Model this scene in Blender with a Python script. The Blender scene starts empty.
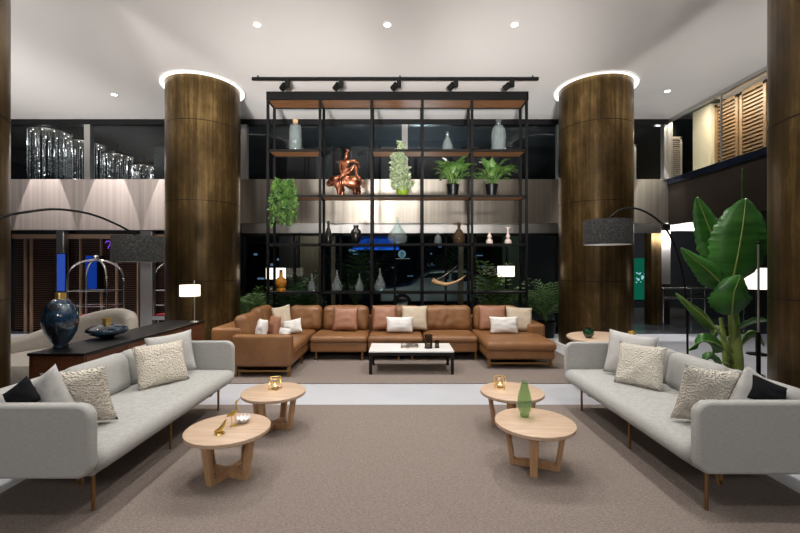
import bpy, bmesh, math, random
from mathutils import Vector, Matrix, noise
R = math.radians
PI = math.pi
rnd = random.Random(7)
C = bpy.context.scene.collection
S = bpy.context.scene

# ---------------------------------------------------------------- camera, world, lights, exposure
EYE, F = 1.5, 405.0                 # eye height in metres, focal length in pixels of an 800 px wide frame
CEIL, BACK = 4.75, 8.95             # ceiling height, depth of the rear shop front
cam_d = bpy.data.cameras.new('camera'); cam = bpy.data.objects.new('camera', cam_d); C.objects.link(cam)
cam.location = (0, 0, EYE); cam.rotation_euler = (R(90), 0, 0)
cam_d.sensor_width = 36; cam_d.lens = 36 * F / 800; cam_d.clip_start = .05; cam_d.clip_end = 200
S.camera = cam
S.view_settings.view_transform = 'Standard'; S.view_settings.look = 'None'
S.view_settings.gamma = 1; S.view_settings.use_curve_mapping = False
S.view_settings.exposure = 0.38
S.cycles.use_denoising = True; S.cycles.max_bounces = 10; S.cycles.transparent_max_bounces = 24
S.cycles.sample_clamp_indirect = 4; S.cycles.caustics_reflective = False; S.cycles.caustics_refractive = False
W = bpy.data.worlds.new('night'); S.world = W; W.use_nodes = True
W.node_tree.nodes['Background'].inputs[0].default_value = (.030, .042, .070, 1)
W.node_tree.nodes['Background'].inputs[1].default_value = .35

def lamp(kind, loc, power, color=(1, .93, .86), aim=None, size=.06, angle=80, blend=.6, size_y=None):
    l = bpy.data.lights.new(kind.lower() + '_light', kind); o = bpy.data.objects.new(kind.lower() + '_light', l); C.objects.link(o)
    o.location = loc; l.energy = power; l.color = color
    if kind == 'AREA':
        l.size = size
        if size_y: l.shape = 'RECTANGLE'; l.size_y = size_y
    else: l.shadow_soft_size = size
    if kind == 'SPOT': l.spot_size = R(angle); l.spot_blend = blend
    if aim is not None: o.rotation_euler = (Vector(aim) - Vector(loc)).to_track_quat('-Z', 'Y').to_euler()
    elif kind == 'SPOT': o.rotation_euler = (0, 0, 0)
    return o

# recessed downlights of the lobby: (x, depth, power); the rows behind the camera light the near carpet
WARM = (1, .955, .90)
DOWN = [(-1.92, 5.44, 225), (-.17, 5.44, 210), (1.54, 5.44, 225), (-5.4, 7.65, 190), (4.95, 7.5, 130)]
for x, y, p in DOWN: lamp('SPOT', (x, y, CEIL - .05), p, WARM, angle=125, blend=.9, size=.04)
for x, y, p in [(-1.92, 2.6, 150), (-.17, 2.6, 100), (1.54, 2.6, 150), (-1.92, .2, 90), (1.54, .2, 90), (-5.4, 4.6, 120), (5.0, 4.4, 120)]:
    lamp('SPOT', (x, y, CEIL - .05), p, WARM, angle=120, blend=.9, size=.04)
# soft fill spots added behind the camera to lift the forward faces
for x in (-3.2, 0, 3.2): lamp('SPOT', (x, -3.6, 3.6), 150, WARM, aim=(x * .6, 6, .8), angle=85, blend=1, size=.35)
# unseen spots added behind the camera to brighten the ceiling evenly
for x, tx, ty, an, p in [(-6.3, -5.5, 7, 36, 15000), (-6.3, -7.5, 8.5, 28, 21000), (5.2, 5.2, 8.5, 28, 14000), (-1.2, -1.5, 9.8, 25, 29000), (0, 2.2, 9.8, 25, 29000), (1.2, 4, 2.5, 36, 5000),
                         (0, -2.2, 4, 50, 3300), (-1.2, -4, 9.5, 25, 11000), (-1.2, 1.5, 2.5, 50, 3200), (0, 0, 9.8, 25, 7000), (-1.2, -4, 4, 36, 2000)]:
    lamp('SPOT', (x, -3.2, .6), p * .19, (1, .97, .945), aim=(tx, ty, CEIL), angle=an, blend=1, size=.45)

# ---------------------------------------------------------------- helpers
def lin(c):
    return tuple(((v / 255) / 12.92 if v / 255 <= .04045 else ((v / 255 + .055) / 1.055) ** 2.4) for v in c)

def at(px, py, d):                  # the point at depth d that the photograph shows at (px, py)
    return Vector(((px - 400) * d / F, d, EYE - (py - 266.5) * d / F))

class Nodes:
    def __init__(s, m):
        m.use_nodes = True; s.t = m.node_tree; s.t.nodes.clear(); s.out = s.t.nodes.new('ShaderNodeOutputMaterial')
    def n(s, kind, **kw):
        o = s.t.nodes.new('ShaderNode' + kind)
        for k, v in kw.items():
            if k.startswith('_'): setattr(o, k[1:], v)
            else: o.inputs[k.replace('__', ' ')].default_value = v
        return o
    def l(s, a, i, b, j): s.t.links.new(a.outputs[i], b.inputs[j])

def material(name, rgb, rough=.5, metal=0, var=0, scale=8, stretch=(1, 1, 1), rgb2=None, bump=0, bscale=None, bstretch=None, kind='noise',
             emit=0, spec=None, sheen=0, detail=3, coat=0, aniso=0, sharp=None):
    m = bpy.data.materials.new(name); g = Nodes(m); c = (*lin(rgb), 1)
    b = g.n('BsdfPrincipled'); b.inputs['Base Color'].default_value = c; b.inputs['Roughness'].default_value = rough; b.inputs['Metallic'].default_value = metal
    if spec is not None: b.inputs['Specular IOR Level'].default_value = spec
    if sheen: b.inputs['Sheen Weight'].default_value = sheen
    if coat: b.inputs['Coat Weight'].default_value = coat; b.inputs['Coat Roughness'].default_value = .08
    if aniso: b.inputs['Anisotropic'].default_value = aniso
    if emit: b.inputs['Emission Color'].default_value = c; b.inputs['Emission Strength'].default_value = emit
    g.l(b, 0, g.out, 0)
    tc = g.n('TexCoord') if (var or rgb2 or bump) else None
    def tex(sc, st):
        mp = g.n('Mapping'); mp.inputs['Scale'].default_value = st; g.l(tc, 'Object', mp, 0)
        if kind == 'voronoi': t = g.n('TexVoronoi', Scale=sc); g.l(mp, 0, t, 0); return t, 0
        if kind == 'wave': t = g.n('TexWave', Scale=sc, Distortion=2.0, Detail=2.0); g.l(mp, 0, t, 0); return t, 1
        t = g.n('TexNoise', Scale=sc, Detail=float(detail)); g.l(mp, 0, t, 0); return t, 0
    if var or rgb2:
        t, i = tex(scale, stretch); r = g.n('ValToRGB'); a, z = sharp or (.3, .7)
        r.color_ramp.elements[0].position = a; r.color_ramp.elements[1].position = z
        if rgb2: c1, c2 = c, (*lin(rgb2), 1)
        else: c1 = tuple(v * (1 - var) for v in c[:3]) + (1,); c2 = tuple(min(1, v * (1 + var)) for v in c[:3]) + (1,)
        r.color_ramp.elements[0].color = c1; r.color_ramp.elements[1].color = c2
        g.l(t, i, r, 0); g.l(r, 0, b, 'Base Color')
    if bump:
        t, i = tex(bscale or scale, bstretch or stretch); bp = g.n('Bump', Strength=bump, Distance=.02); g.l(t, i, bp, 'Height'); g.l(bp, 0, b, 'Normal')
    return m

def emitter(name, rgb, strength):
    m = bpy.data.materials.new(name); g = Nodes(m); e = g.n('Emission', Strength=strength); e.inputs[0].default_value = (*lin(rgb), 1); g.l(e, 0, g.out, 0); return m

def glass(name, tint=(1, 1, 1), ior=1.45, edge=0.0, rough=0.0, body=0):
    """clear glass: tinted see-through, mirror-like by the Fresnel law on its outer face"""
    m = bpy.data.materials.new(name); g = Nodes(m)
    t = g.n('BsdfTransparent'); t.inputs[0].default_value = (*tint, 1)
    gl = g.n('BsdfGlossy', Roughness=rough); fr = g.n('Fresnel', IOR=ior); mx = g.n('MixShader'); ge = g.n('NewGeometry')
    inv = g.n('Math', _operation='SUBTRACT'); inv.inputs[0].default_value = 1; g.l(ge, 'Backfacing', inv, 1)
    mul = g.n('Math', _operation='MULTIPLY'); g.l(inv, 0, mul, 1)
    if edge:
        lw = g.n('LayerWeight', Blend=.3); pw = g.n('Math', _operation='POWER'); pw.inputs[1].default_value = 2.0; g.l(lw, 'Facing', pw, 0)
        ml = g.n('Math', _operation='MULTIPLY'); ml.inputs[1].default_value = edge; g.l(pw, 0, ml, 0)
        mxx = g.n('Math', _operation='MAXIMUM'); g.l(ml, 0, mxx, 0); g.l(fr, 0, mxx, 1); g.l(mxx, 0, mul, 0)
    else: g.l(fr, 0, mul, 0)
    g.l(mul, 0, mx, 0)
    g.l(t, 0, mx, 1); g.l(gl, 0, mx, 2); last = mx
    if body:                        # thick, slightly milky walls
        d = g.n('BsdfDiffuse'); d.inputs[0].default_value = (*[min(1, v * 1.0) for v in tint], 1); m2 = g.n('MixShader', Fac=body); g.l(mx, 0, m2, 1); g.l(d, 0, m2, 2); last = m2
    g.l(last, 0, g.out, 0); return m

def bronze_patina():
    m = bpy.data.materials.new('patinated_bronze'); g = Nodes(m); b = g.n('BsdfPrincipled', Metallic=.7); tc = g.n('TexCoord')
    def nz(st, sc, det):
        mp = g.n('Mapping'); mp.inputs['Scale'].default_value = st; g.l(tc, 'Object', mp, 0); t = g.n('TexNoise', Scale=sc, Detail=det, Roughness=.65); g.l(mp, 0, t, 0); return t
    blot, streak, fine = nz((1, 1, .55), 1.5, 6.0), nz((4, 4, .10), 3.2, 8.0), nz((9, 9, .5), 8, 8.0)
    a1 = g.n('Math', _operation='MULTIPLY_ADD'); a1.inputs[1].default_value = .38; g.l(streak, 0, a1, 0)
    a2 = g.n('Math', _operation='MULTIPLY'); a2.inputs[1].default_value = .55; g.l(blot, 0, a2, 0); g.l(a2, 0, a1, 2)
    a3 = g.n('Math', _operation='MULTIPLY_ADD'); a3.inputs[1].default_value = .16; g.l(fine, 0, a3, 0); g.l(a1, 0, a3, 2)
    r = g.n('ValToRGB'); e = r.color_ramp.elements
    e[0].position = .40; e[0].color = (*lin((40, 31, 20)), 1); e[1].position = .72; e[1].color = (*lin((162, 134, 86)), 1)
    k = e.new(.56); k.color = (*lin((92, 72, 41)), 1)
    g.l(a3, 0, r, 0); g.l(r, 0, b, 'Base Color')
    rr = g.n('MapRange'); rr.inputs[3].default_value = .42; rr.inputs[4].default_value = .2; g.l(streak, 0, rr, 0); g.l(rr, 0, b, 'Roughness')
    bp = g.n('Bump', Strength=.06, Distance=.02); g.l(fine, 0, bp, 'Height'); g.l(bp, 0, b, 'Normal'); g.l(b, 0, g.out, 0); return m

def brushed_steel(name, rgb, rough, aniso, metal=.9):
    m = bpy.data.materials.new(name); g = Nodes(m); b = g.n('BsdfPrincipled', Metallic=metal, Roughness=rough, Anisotropic=aniso); tc = g.n('TexCoord')
    mp = g.n('Mapping'); mp.inputs['Scale'].default_value = (5, 5, .05); g.l(tc, 'Object', mp, 0); t = g.n('TexNoise', Scale=2.6, Detail=6.0); g.l(mp, 0, t, 0)
    r = g.n('ValToRGB'); e = r.color_ramp.elements; e[0].position = .3; e[1].position = .7; c = lin(rgb); e[0].color = (*[v * .8 for v in c], 1); e[1].color = (*[min(1, v * 1.12) for v in c], 1)
    g.l(t, 0, r, 0); g.l(r, 0, b, 'Base Color'); tg = g.n('Tangent', _direction_type='RADIAL', _axis='Z'); g.l(tg, 0, b, 'Tangent'); b.inputs['Anisotropic Rotation'].default_value = .25
    g.l(b, 0, g.out, 0); return m

ORIG = {}
def _root(o):
    while o.parent is not None: o = o.parent
    return o

def tag(o, label=None, cat=None, group=None, kind=None):
    if label: o['label'] = label
    if cat: o['category'] = cat
    if group: o['group'] = group
    if kind: o['kind'] = kind
    return o

def thing(name, loc, label, cat, group=None):
    o = bpy.data.objects.new(name, None); C.objects.link(o); o.location = loc; ORIG[o] = Vector(loc); o.empty_display_size = .1
    return tag(o, label, cat, group)

def copy_tree(o, parent=None):
    c = o.copy(); C.objects.link(c); c.parent = parent
    for ch in [k for k in o.children]: copy_tree(ch, c)
    return c

def place(o, loc, rz=0, label=None, scale=None):
    o.location = loc; o.rotation_euler = (0, 0, rz)
    if scale: o.scale = (scale,) * 3
    if label: o['label'] = label
    return o

class MB:
    """collects shapes given in world metres; build() links them as one mesh object"""
    def __init__(s): s.v = []; s.f = []; s.m = Matrix()
    def add(s, vs, fs, mx=None):
        k = len(s.v); mx = mx if mx is not None else s.m
        s.v += [mx @ Vector(p) for p in vs]; s.f += [tuple(i + k for i in f) for f in fs]; return s
    def box(s, x0, x1, y0, y1, z0, z1, mx=None):
        v = [(x, y, z) for x in (x0, x1) for y in (y0, y1) for z in (z0, z1)]
        return s.add(v, [(0, 1, 3, 2), (4, 6, 7, 5), (0, 4, 5, 1), (2, 3, 7, 6), (0, 2, 6, 4), (1, 5, 7, 3)], mx)
    def cushion(s, cx, cy, cz, w, d, h, r, puff=0, mx=None, n=6, belly=0, crease=0):
        hx, hy, hz = w / 2, d / 2, h / 2; r = min(r, hx * .98, hy * .98, hz * .98)
        def ax(hh): return [-hh, -hh + .3 * r, -hh + .65 * r] + [(-1 + 2 * k / n) * (hh - r) for k in range(n + 1)] + [hh - .65 * r, hh - .3 * r, hh]
        A = (ax(hx), ax(hy), ax(hz)); N = len(A[0]); H = (hx, hy, hz); ids = {}; vs = []; fs = []
        def vert(i, j, k):
            key = (i, j, k)
            if key in ids: return ids[key]
            p = Vector((A[0][i], A[1][j], A[2][k])); q = Vector([max(-H[t] + r, min(H[t] - r, p[t])) for t in range(3)])
            dd = p - q; pos = q + (dd.normalized() * r if dd.length > 1e-9 else dd)
            fx = max(0, 1 - (pos.x / hx) ** 2); fy = max(0, 1 - (pos.y / hy) ** 2); fz = max(0, 1 - (pos.z / hz) ** 2)
            pos.z += (puff * fx ** .5 * fy ** .5) * (1 if pos.z > 0 else -.0) * min(1, abs(pos.z) / hz)
            if belly: pos.y += belly * fx ** .5 * fz ** .5 * (pos.y / hy)
            if crease: w_ = crease * (noise.noise(Vector((pos.x * 5 + cx * 9, pos.z * 3.2 + abs(pos.x) * 6, cx + cz))) + .6 * noise.noise(Vector((pos.x * 11, pos.z * 9 + cx * 7, cy)))); pos.y += w_ * (1 if abs(pos.y) > .2 * hy else .3); pos.z += .5 * w_
            ids[key] = len(vs); vs.append((pos.x + cx, pos.y + cy, pos.z + cz)); return ids[key]
        for a in range(N - 1):
            for b in range(N - 1):
                for e, flip in ((0, 0), (N - 1, 1)):
                    for axis in range(3):
                        def key(i, j): return (e, i, j) if axis == 0 else ((i, e, j) if axis == 1 else (i, j, e))
                        q = [vert(*key(a, b)), vert(*key(a + 1, b)), vert(*key(a + 1, b + 1)), vert(*key(a, b + 1))]
                        fl = flip ^ (axis == 1)
                        fs.append(tuple(q) if fl else tuple(q[::-1]))
        return s.add(vs, fs, mx)
    def cyl(s, p0, p1, r0, r1=None, n=20, cap=True):
        r1 = r0 if r1 is None else r1; p0 = Vector(p0); p1 = Vector(p1); z = (p1 - p0).normalized()
        x = z.orthogonal().normalized(); y = z.cross(x); vs = []; fs = []
        for p, r in ((p0, r0), (p1, r1)): vs += [p + (x * math.cos(2 * PI * k / n) + y * math.sin(2 * PI * k / n)) * r for k in range(n)]
        fs += [(k, (k + 1) % n, n + (k + 1) % n, n + k) for k in range(n)]
        if cap: fs += [tuple(range(n))[::-1], tuple(range(n, 2 * n))]
        return s.add(vs, fs)
    def lathe(s, prof, c=(0, 0, 0), n=28, mx=None, close=False):
        vs = []; fs = []; m = len(prof)
        for r, z in prof: vs += [(c[0] + max(r, 1e-4) * math.cos(2 * PI * k / n), c[1] + max(r, 1e-4) * math.sin(2 * PI * k / n), c[2] + z) for k in range(n)]
        for i in range(m - 1 + (1 if close else 0)):
            a, b = i * n, ((i + 1) % m) * n; fs += [(a + k, a + (k + 1) % n, b + (k + 1) % n, b + k) for k in range(n)]
        if not close:
            if prof[0][0] > 1e-3: fs.append(tuple(range(n))[::-1])
            if prof[-1][0] > 1e-3: fs.append(tuple(range((m - 1) * n, m * n)))
        return s.add(vs, fs, mx)
    def tube(s, pts, r, n=8, cap=True, rs=None, closed=False):
        pts = [Vector(p) for p in pts]; vs = []; fs = []; m = len(pts); x = None
        for i, p in enumerate(pts):
            a = pts[i - 1] if (i or closed) else p; b = pts[(i + 1) % m] if (i < m - 1 or closed) else p
            t = (b - a).normalized()
            x = (t.orthogonal() if x is None else (x - t * x.dot(t))).normalized(); y = t.cross(x); rr = rs[i] if rs else r
            vs += [p + (x * math.cos(2 * PI * k / n) + y * math.sin(2 * PI * k / n)) * rr for k in range(n)]
        for i in range(m - 1 + (1 if closed else 0)):
            a, b = i * n, ((i + 1) % m) * n; fs += [(a + k, a + (k + 1) % n, b + (k + 1) % n, b + k) for k in range(n)]
        if cap and not closed: fs += [tuple(range(n))[::-1], tuple(range((m - 1) * n, m * n))]
        return s.add(vs, fs)
    def ball(s, c, rx, ry=None, rz=None, n=14):
        ry = rx if ry is None else ry; rz = rx if rz is None else rz
        prof = [(math.sin(PI * k / n), -math.cos(PI * k / n)) for k in range(n + 1)]
        return s.lathe(prof, (0, 0, 0), n=max(8, int(n * 1.4)), mx=Matrix.Translation(c) @ Matrix.Diagonal((rx, ry, rz, 1)))
    def blade(s, mid, half, side, fold=.15, thick=None):
        """a leaf: midrib points, half width at each, sideways vector(s); folded along the rib"""
        vs = []; fs = []; n = len(mid)
        for i, p in enumerate(mid):
            p = Vector(p); t = (Vector(mid[min(i + 1, n - 1)]) - Vector(mid[max(i - 1, 0)])).normalized()
            sd = Vector(side[i] if isinstance(side, list) else side); sd = (sd - t * sd.dot(t)).normalized(); nn = t.cross(sd)
            for u in (-1, -.5, 0, .5, 1): vs.append(p + sd * half[i] * u + nn * (abs(u) ** 1.2 * fold * half[i]))
        for i in range(n - 1):
            for k in range(4): fs.append((i * 5 + k, i * 5 + k + 1, i * 5 + 6 + k, i * 5 + 5 + k))
        return s.add(vs, fs)
    def build(s, name, m, parent=None, smooth=True, label=None, angle=40, kind=None):
        o0 = ORIG[_root(parent)] if parent is not None else Vector((0, 0, 0))
        me = bpy.data.meshes.new(name)
        if parent is None and s.v:
            xs = [p.x for p in s.v]; ys = [p.y for p in s.v]; o0 = Vector(((min(xs) + max(xs)) / 2, (min(ys) + max(ys)) / 2, min(p.z for p in s.v)))
        me.from_pydata([tuple(p - o0) for p in s.v], [], s.f); me.update()
        bm = bmesh.new(); bm.from_mesh(me); bmesh.ops.recalc_face_normals(bm, faces=bm.faces); bm.to_mesh(me); bm.free()
        o = bpy.data.objects.new(name, me); C.objects.link(o); o.data.materials.append(m)
        if smooth:
            me.shade_smooth()
            if angle < 180: me.set_sharp_from_angle(angle=R(angle))
        if parent is not None: o.parent = parent
        else: o.location = o0; ORIG[o] = o0
        if label: o['label'] = label
        if kind: o['kind'] = kind
        return o

def bevel(o, w, n=2):
    b = o.modifiers.new('bevel', 'BEVEL'); b.width = w; b.segments = n; b.limit_method = 'ANGLE'; return o

def structure(name, mb, m, smooth=False, parent=None):
    o = mb.build(name, m, parent, smooth)
    if parent is None: o['kind'] = 'structure'
    return o

def skin(name, chains, m, parent, sub=2):
    """one continuous body grown round jointed chains of (point, radius); later chains start on an index of the joints so far"""
    vs, es, rs = [], [], []; o0 = ORIG[_root(parent)]
    for start, ch in chains:
        prev = start
        for p, r in ch:
            vs.append(tuple(Vector(p) - o0)); rs.append(r)
            if prev is not None: es.append((prev, len(vs) - 1))
            prev = len(vs) - 1
    me = bpy.data.meshes.new(name); me.from_pydata(vs, es, []); o = bpy.data.objects.new(name, me); C.objects.link(o); o.parent = parent
    me.materials.append(m); sk = o.modifiers.new('skin', 'SKIN'); sk.use_smooth_shade = True
    for i, r in enumerate(rs): me.skin_vertices[0].data[i].radius = (r, r)
    me.skin_vertices[0].data[0].use_root = True
    sb = o.modifiers.new('smooth', 'SUBSURF'); sb.levels = sb.render_levels = sub
    return o

# ---------------------------------------------------------------- materials
M = {}
M['ceiling'] = material('ceiling_paint', (236, 232, 228), .9)
M['stone'] = material('pale_stone', (186, 188, 195), .35, var=.05, scale=2.5, detail=6)
M['rug'] = material('taupe_carpet', (122, 111, 104), 1, rgb2=(154, 142, 135), scale=62, stretch=(1.0, 2.4, 1), bump=.6, bscale=150, spec=.1, detail=8)
M['bronze'] = bronze_patina()
M['seam'] = material('bronze_seam', (40, 28, 18), .4, .5)
M['steel'] = brushed_steel('brushed_steel', (160, 152, 141), .36, .85)
M['pale_band'] = brushed_steel('pale_brushed_steel', (176, 164, 158), .42, .6, .45)
M['chrome'] = material('chrome', (225, 225, 228), .08, 1)
M['pale_steel'] = material('satin_steel', (200, 197, 193), .3, .9)
M['dark_metal'] = material('dark_metal_panel', (54, 47, 42), .4, .7, var=.15, scale=2)
M['black_metal'] = material('black_metal', (7, 7, 7), .6, 0, spec=.2)
M['black'] = material('black_satin', (10, 10, 11), .38, spec=.3)
M['glass'] = glass('window_glass', (.86, .90, .90), 1.5)
M['clear'] = glass('clear_bottle_glass', (.90, .95, .95), 1.5, .9, body=.05)
M['blue_glass'] = None
M['wood_top'] = material('pale_oak', (178, 151, 128), .5, rgb2=(197, 172, 148), scale=5, stretch=(.8, 9, 9), detail=5)
M['oak_leg'] = material('oak_leg', (176, 136, 98), .5, rgb2=(198, 160, 120), scale=6, stretch=(9, 9, .8), detail=4)
M['shelf_wood'] = material('walnut_shelf', (112, 72, 42), .5, rgb2=(150, 104, 64), scale=5, stretch=(.6, 7, 7), detail=4)
M['dark_wood'] = material('dark_walnut', (70, 38, 22), .4, rgb2=(96, 56, 34), scale=4, stretch=(8, .6, 8), detail=4)
M['slat_wood'] = material('louvre_wood', (116, 80, 60), .5, var=.2, scale=4)
M['warm_slat'] = material('warm_louvre_wood', (128, 98, 66), .5, var=.2, scale=4)
M['fin'] = material('copper_fin', (176, 146, 122), .4, .3)
M['fabric'] = material('grey_woven_fabric', (158, 158, 156), .95, rgb2=(178, 178, 175), scale=60, stretch=(.5, .5, 6), bump=.25, bscale=220, spec=.15, sheen=.2, detail=4)
M['cushion_grey'] = material('light_grey_cotton', (184, 183, 181), .95, var=.06, scale=40, bump=.2, bscale=160, spec=.1)
M['knit'] = material('cream_knit', (226, 218, 204), .95, kind='voronoi', bump=1.0, bscale=58, bstretch=(1, 1, 1.4), spec=.1)
M['boucle'] = material('cream_boucle', (228, 222, 210), .95, kind='voronoi', bump=1.0, bscale=85, spec=.1)
M['charcoal'] = material('charcoal_fabric', (30, 31, 34), .95, var=.2, scale=50, spec=.1)
M['leather'] = material('cognac_leather', (120, 82, 50), .42, rgb2=(142, 100, 64), scale=3, bump=.5, bscale=7, spec=.45, detail=4)
M['tan_leather'] = material('blush_tan_leather', (156, 110, 86), .5, var=.08, scale=4, bump=.15, bscale=16, detail=4)
M['linen'] = material('natural_linen', (196, 182, 162), .95, var=.06, scale=50, spec=.1)
M['white_cotton'] = material('white_cotton', (226, 224, 222), .95, spec=.1)
M['marble'] = material('white_marble', (236, 236, 236), .2, var=.03, scale=4)
M['brass'] = material('brushed_brass', (196, 154, 92), .3, 1)
M['gold'] = material('polished_gold', (226, 194, 116), .32, .9)
M['brass_leg'] = material('aged_brass', (150, 116, 76), .35, .9)
M['copper'] = material('bronze_sculpture', (176, 112, 82), .3, .8, rgb2=(70, 34, 24), scale=7, detail=4, sharp=(.4, .6))
M['leaf'] = material('green_leaf', (28, 58, 22), .4, rgb2=(100, 136, 66), scale=9, spec=.4)
M['dark_leaf'] = material('dark_green_leaf', (26, 62, 24), .45, rgb2=(48, 92, 38), scale=7, spec=.4)
M['big_leaf'] = material('banana_leaf', (38, 92, 34), .38, rgb2=(70, 128, 52), scale=2.2, stretch=(1, 1, 6), spec=.5)
M['pale_leaf'] = material('variegated_leaf', (190, 196, 166), .5, rgb2=(70, 106, 48), scale=30)
M['stalk'] = material('pale_stalk', (140, 158, 84), .5, var=.2, scale=6)
M['shade_black'] = material('black_linen_shade', (20, 20, 20), .95, rgb2=(66, 66, 62), scale=70, stretch=(.6, .6, 1.6), detail=6, sharp=(.42, .8))
M['shade_lit'] = emitter('lit_white_shade', (255, 244, 226), 1.5)
M['shade_liner'] = material('white_shade_lining', (230, 228, 222), .8)
M['grey_tub'] = material('stone_grey_upholstery', (150, 143, 134), .9, var=.05, scale=30)
M['red'] = material('red_carpet', (150, 26, 34), .9)
M['night'] = material('night_facade', (30, 33, 38), .8, var=.2, scale=1)
M['asphalt'] = material('asphalt', (36, 38, 42), .6, var=.2, scale=6)
M['downlight'] = emitter('downlight_lens', (255, 246, 232), 14)
M['cove'] = emitter('cove_glow', (255, 250, 240), 1.5)
M['white'] = material('white_paint', (236, 236, 234), .6)
M['amber'] = material('amber_glass', (170, 112, 28), .12, 0, coat=1, var=.25, scale=12)
M['vase_black'] = material('black_ceramic', (24, 20, 18), .25)
M['brown_glass'] = glass('brown_glass', (.42, .27, .16), 1.5, .5, body=.1)
M['green_glass'] = glass('green_ribbed_glass', (.70, .82, .62), 1.5, .5, body=.11)
M['pink'] = material('pale_pink_ceramic', (226, 206, 196), .4)
M['horn'] = material('pale_horn', (206, 172, 128), .35, rgb2=(176, 136, 92), scale=5)
M['cork'] = material('cork', (188, 152, 108), .9, var=.15, scale=60)

# ---------------------------------------------------------------- the setting
structure('floor', MB().box(-12, 12, -5, 9.0, -.1, 0), M['stone'])
structure('floor_rear', MB().box(-12, 12, 9.0, 12.99, -.1, 0), material('dark_stone', (70, 72, 76), .18, var=.15, scale=2))
m = MB(); m.box(-12, 5.93, -5, BACK, CEIL, CEIL + .2)
structure('ceiling', m, M['ceiling'])
structure('ceiling_upper', MB().box(-12, 12, BACK, 22, 5.2, 5.3), M['night']); structure('ceiling_right', MB().box(5.93, 12, -5, BACK, 5.2, 5.3), M['ceiling'])
XL, XR = -3.1, 2.9       # the glazed middle of the rear front lies between these
structure('wall_left', MB().box(-12.2, -12, -5, 22, 0, 5.2), M['night'])
structure('wall_right', MB().box(12, 12.2, -5, 22, 0, 5.2), M['night'])

# the brushed steel band under the mezzanine
m = MB()
for a, b in ((-12, -8.7), (-8.7, -5.74), (-5.735, -3.6)): m.box(a, b, BACK, BACK + .12, 2.31, 3.43)
structure('trim_1', m, M['pale_band'])
m = MB()
for a, b in ((-3.6, -1.72), (-1.715, 0.0), (.005, 1.72), (1.725, 3.6), (3.605, 5.93)): m.box(a, b, BACK, BACK + .12, 2.46, 3.43)
structure('trim_2', m, M['steel'])
structure('trim_3', MB().box(-3.6, 5.93, BACK + .25, BACK + .33, 2.26, 2.5), M['pale_steel'])
structure('floor_mezzanine', MB().box(-12, 12, BACK + .34, 20, 2.62, 2.9), M['dark_metal'])
m = MB().box(5.93, 6.05, 2, BACK, 2.42, 3.30); structure('trim_4', m, M['dark_metal'])
m = MB().box(5.90, 6.08, 2, BACK, 3.30, 3.43); structure('trim_5', m, material('blue_black_edge', (26, 34, 50), .25, .6))
structure('floor_balcony', MB().box(6.05, 12, -5, 9.28, 2.62, 2.9), M['dark_metal'])
structure('trim_6', MB().box(-12, 5.93, BACK - .02, BACK + .1, 4.63, CEIL), M['black'])

# mezzanine glazing of the rear, one window per bay
edges = [-12, -6.98, -3.53, 0.02, 3.45, 5.8]
for i in range(5):
    a, b = edges[i], edges[i + 1]
    f = MB().box(b + .02, b + .15, BACK - .03, BACK + .1, 3.43, 4.63).build('window_%d' % (i + 1), M['pale_steel'], smooth=False); f['kind'] = 'structure'
    MB().box(a + .16, b - .02, BACK + .03, BACK + .045, 3.43, 4.63).build('pane', M['glass'], f, False)
structure('wall_mezzanine', MB().box(-12, 12, 20, 20.2, 2.9, 5.2), material('mezzanine_back', (64, 66, 68), .8))
m = MB()
for x in (-7.6, -2.6, -1.5, -.6, 1.9, 3.2): m.box(x, x + .5, 12.5, 12.7, 2.9, 5.2)
structure('wall_mezzanine_piers', m, M['night'])

# balcony glazing on the right and the lit louvred doors behind it
f = MB().box(5.93, 5.99, 2, BACK, 4.68, 4.76)
for y in (4.6, 6.05, 7.5): f.box(5.945, 5.975, y, y + .02, 3.43, 4.68)
f.box(5.9, 6.0, BACK - .04, BACK + .04, 3.43, 4.68)
f = f.build('window_6', M['pale_steel'], smooth=False); f['kind'] = 'structure'
MB().box(5.95, 5.965, 2, BACK - .05, 3.43, 4.68).build('pane', M['glass'], f, False)
structure('wall_balcony', MB().box(7.25, 7.4, -5, 9.2, 2.9, 5.2), material('cream_plaster', (222, 206, 176), .8))
structure('wall_balcony_end', MB().box(7.05, 7.4, 9.2, 9.75, 2.9, 5.2), material('cream_plaster_end', (222, 206, 176), .8))
def louvre(name, x0, x1, y0, y1, z0, z1, mm, n, label, axis):
    t = thing(name, ((x0 + x1) / 2, (y0 + y1) / 2, z0), label, 'louvre door', 'louvred doors on the mezzanine')
    fr = MB()
    if axis == 'y':
        for y in (y0, y1 - .07): fr.box(x0, x1, y, y + .07, z0, z1)
        for z in (z0, z1 - .07): fr.box(x0, x1, y0, y1, z, z + .07)
    else:
        for x in (x0, x1 - .05): fr.box(x, x + .05, y0, y1, z0, z1)
        for z in (z0, z1 - .07): fr.box(x0, x1, y0, y1, z, z + .07)
    fr.build('frame', mm, t, False)
    sl = MB()
    for k in range(n):
        z = z0 + .09 + (z1 - z0 - .16) * k / n
        if axis == 'y': sl.box(x0 + .015, x1 - .015, y0 + .06, y1 - .06, z, z + .04)
        else: sl.box(x0 + .04, x1 - .04, y0 + .01, y1 - .01, z, z + .022)
    sl.build('slats', mm, t, False)
    return t
yy = 9.16
for k, lb in enumerate(('lit wooden louvred door beside the cream wall of the upper right gallery', 'lit wooden louvred door in the middle of the upper right gallery', 'lit wooden louvred door nearest the dark column in the upper right gallery')):
    louvre('louvre_door', 7.12, 7.22, yy - .62, yy, 2.92, 5.15, M['warm_slat'], 26, lb, 'y'); yy -= .66
louvre('louvre_door', 6.25, 6.62, 9.5, 9.58, 2.92, 4.55, M['pale_steel'], 30, 'dark louvred panel with pale slats behind the gallery glass corner', 'x')
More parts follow.
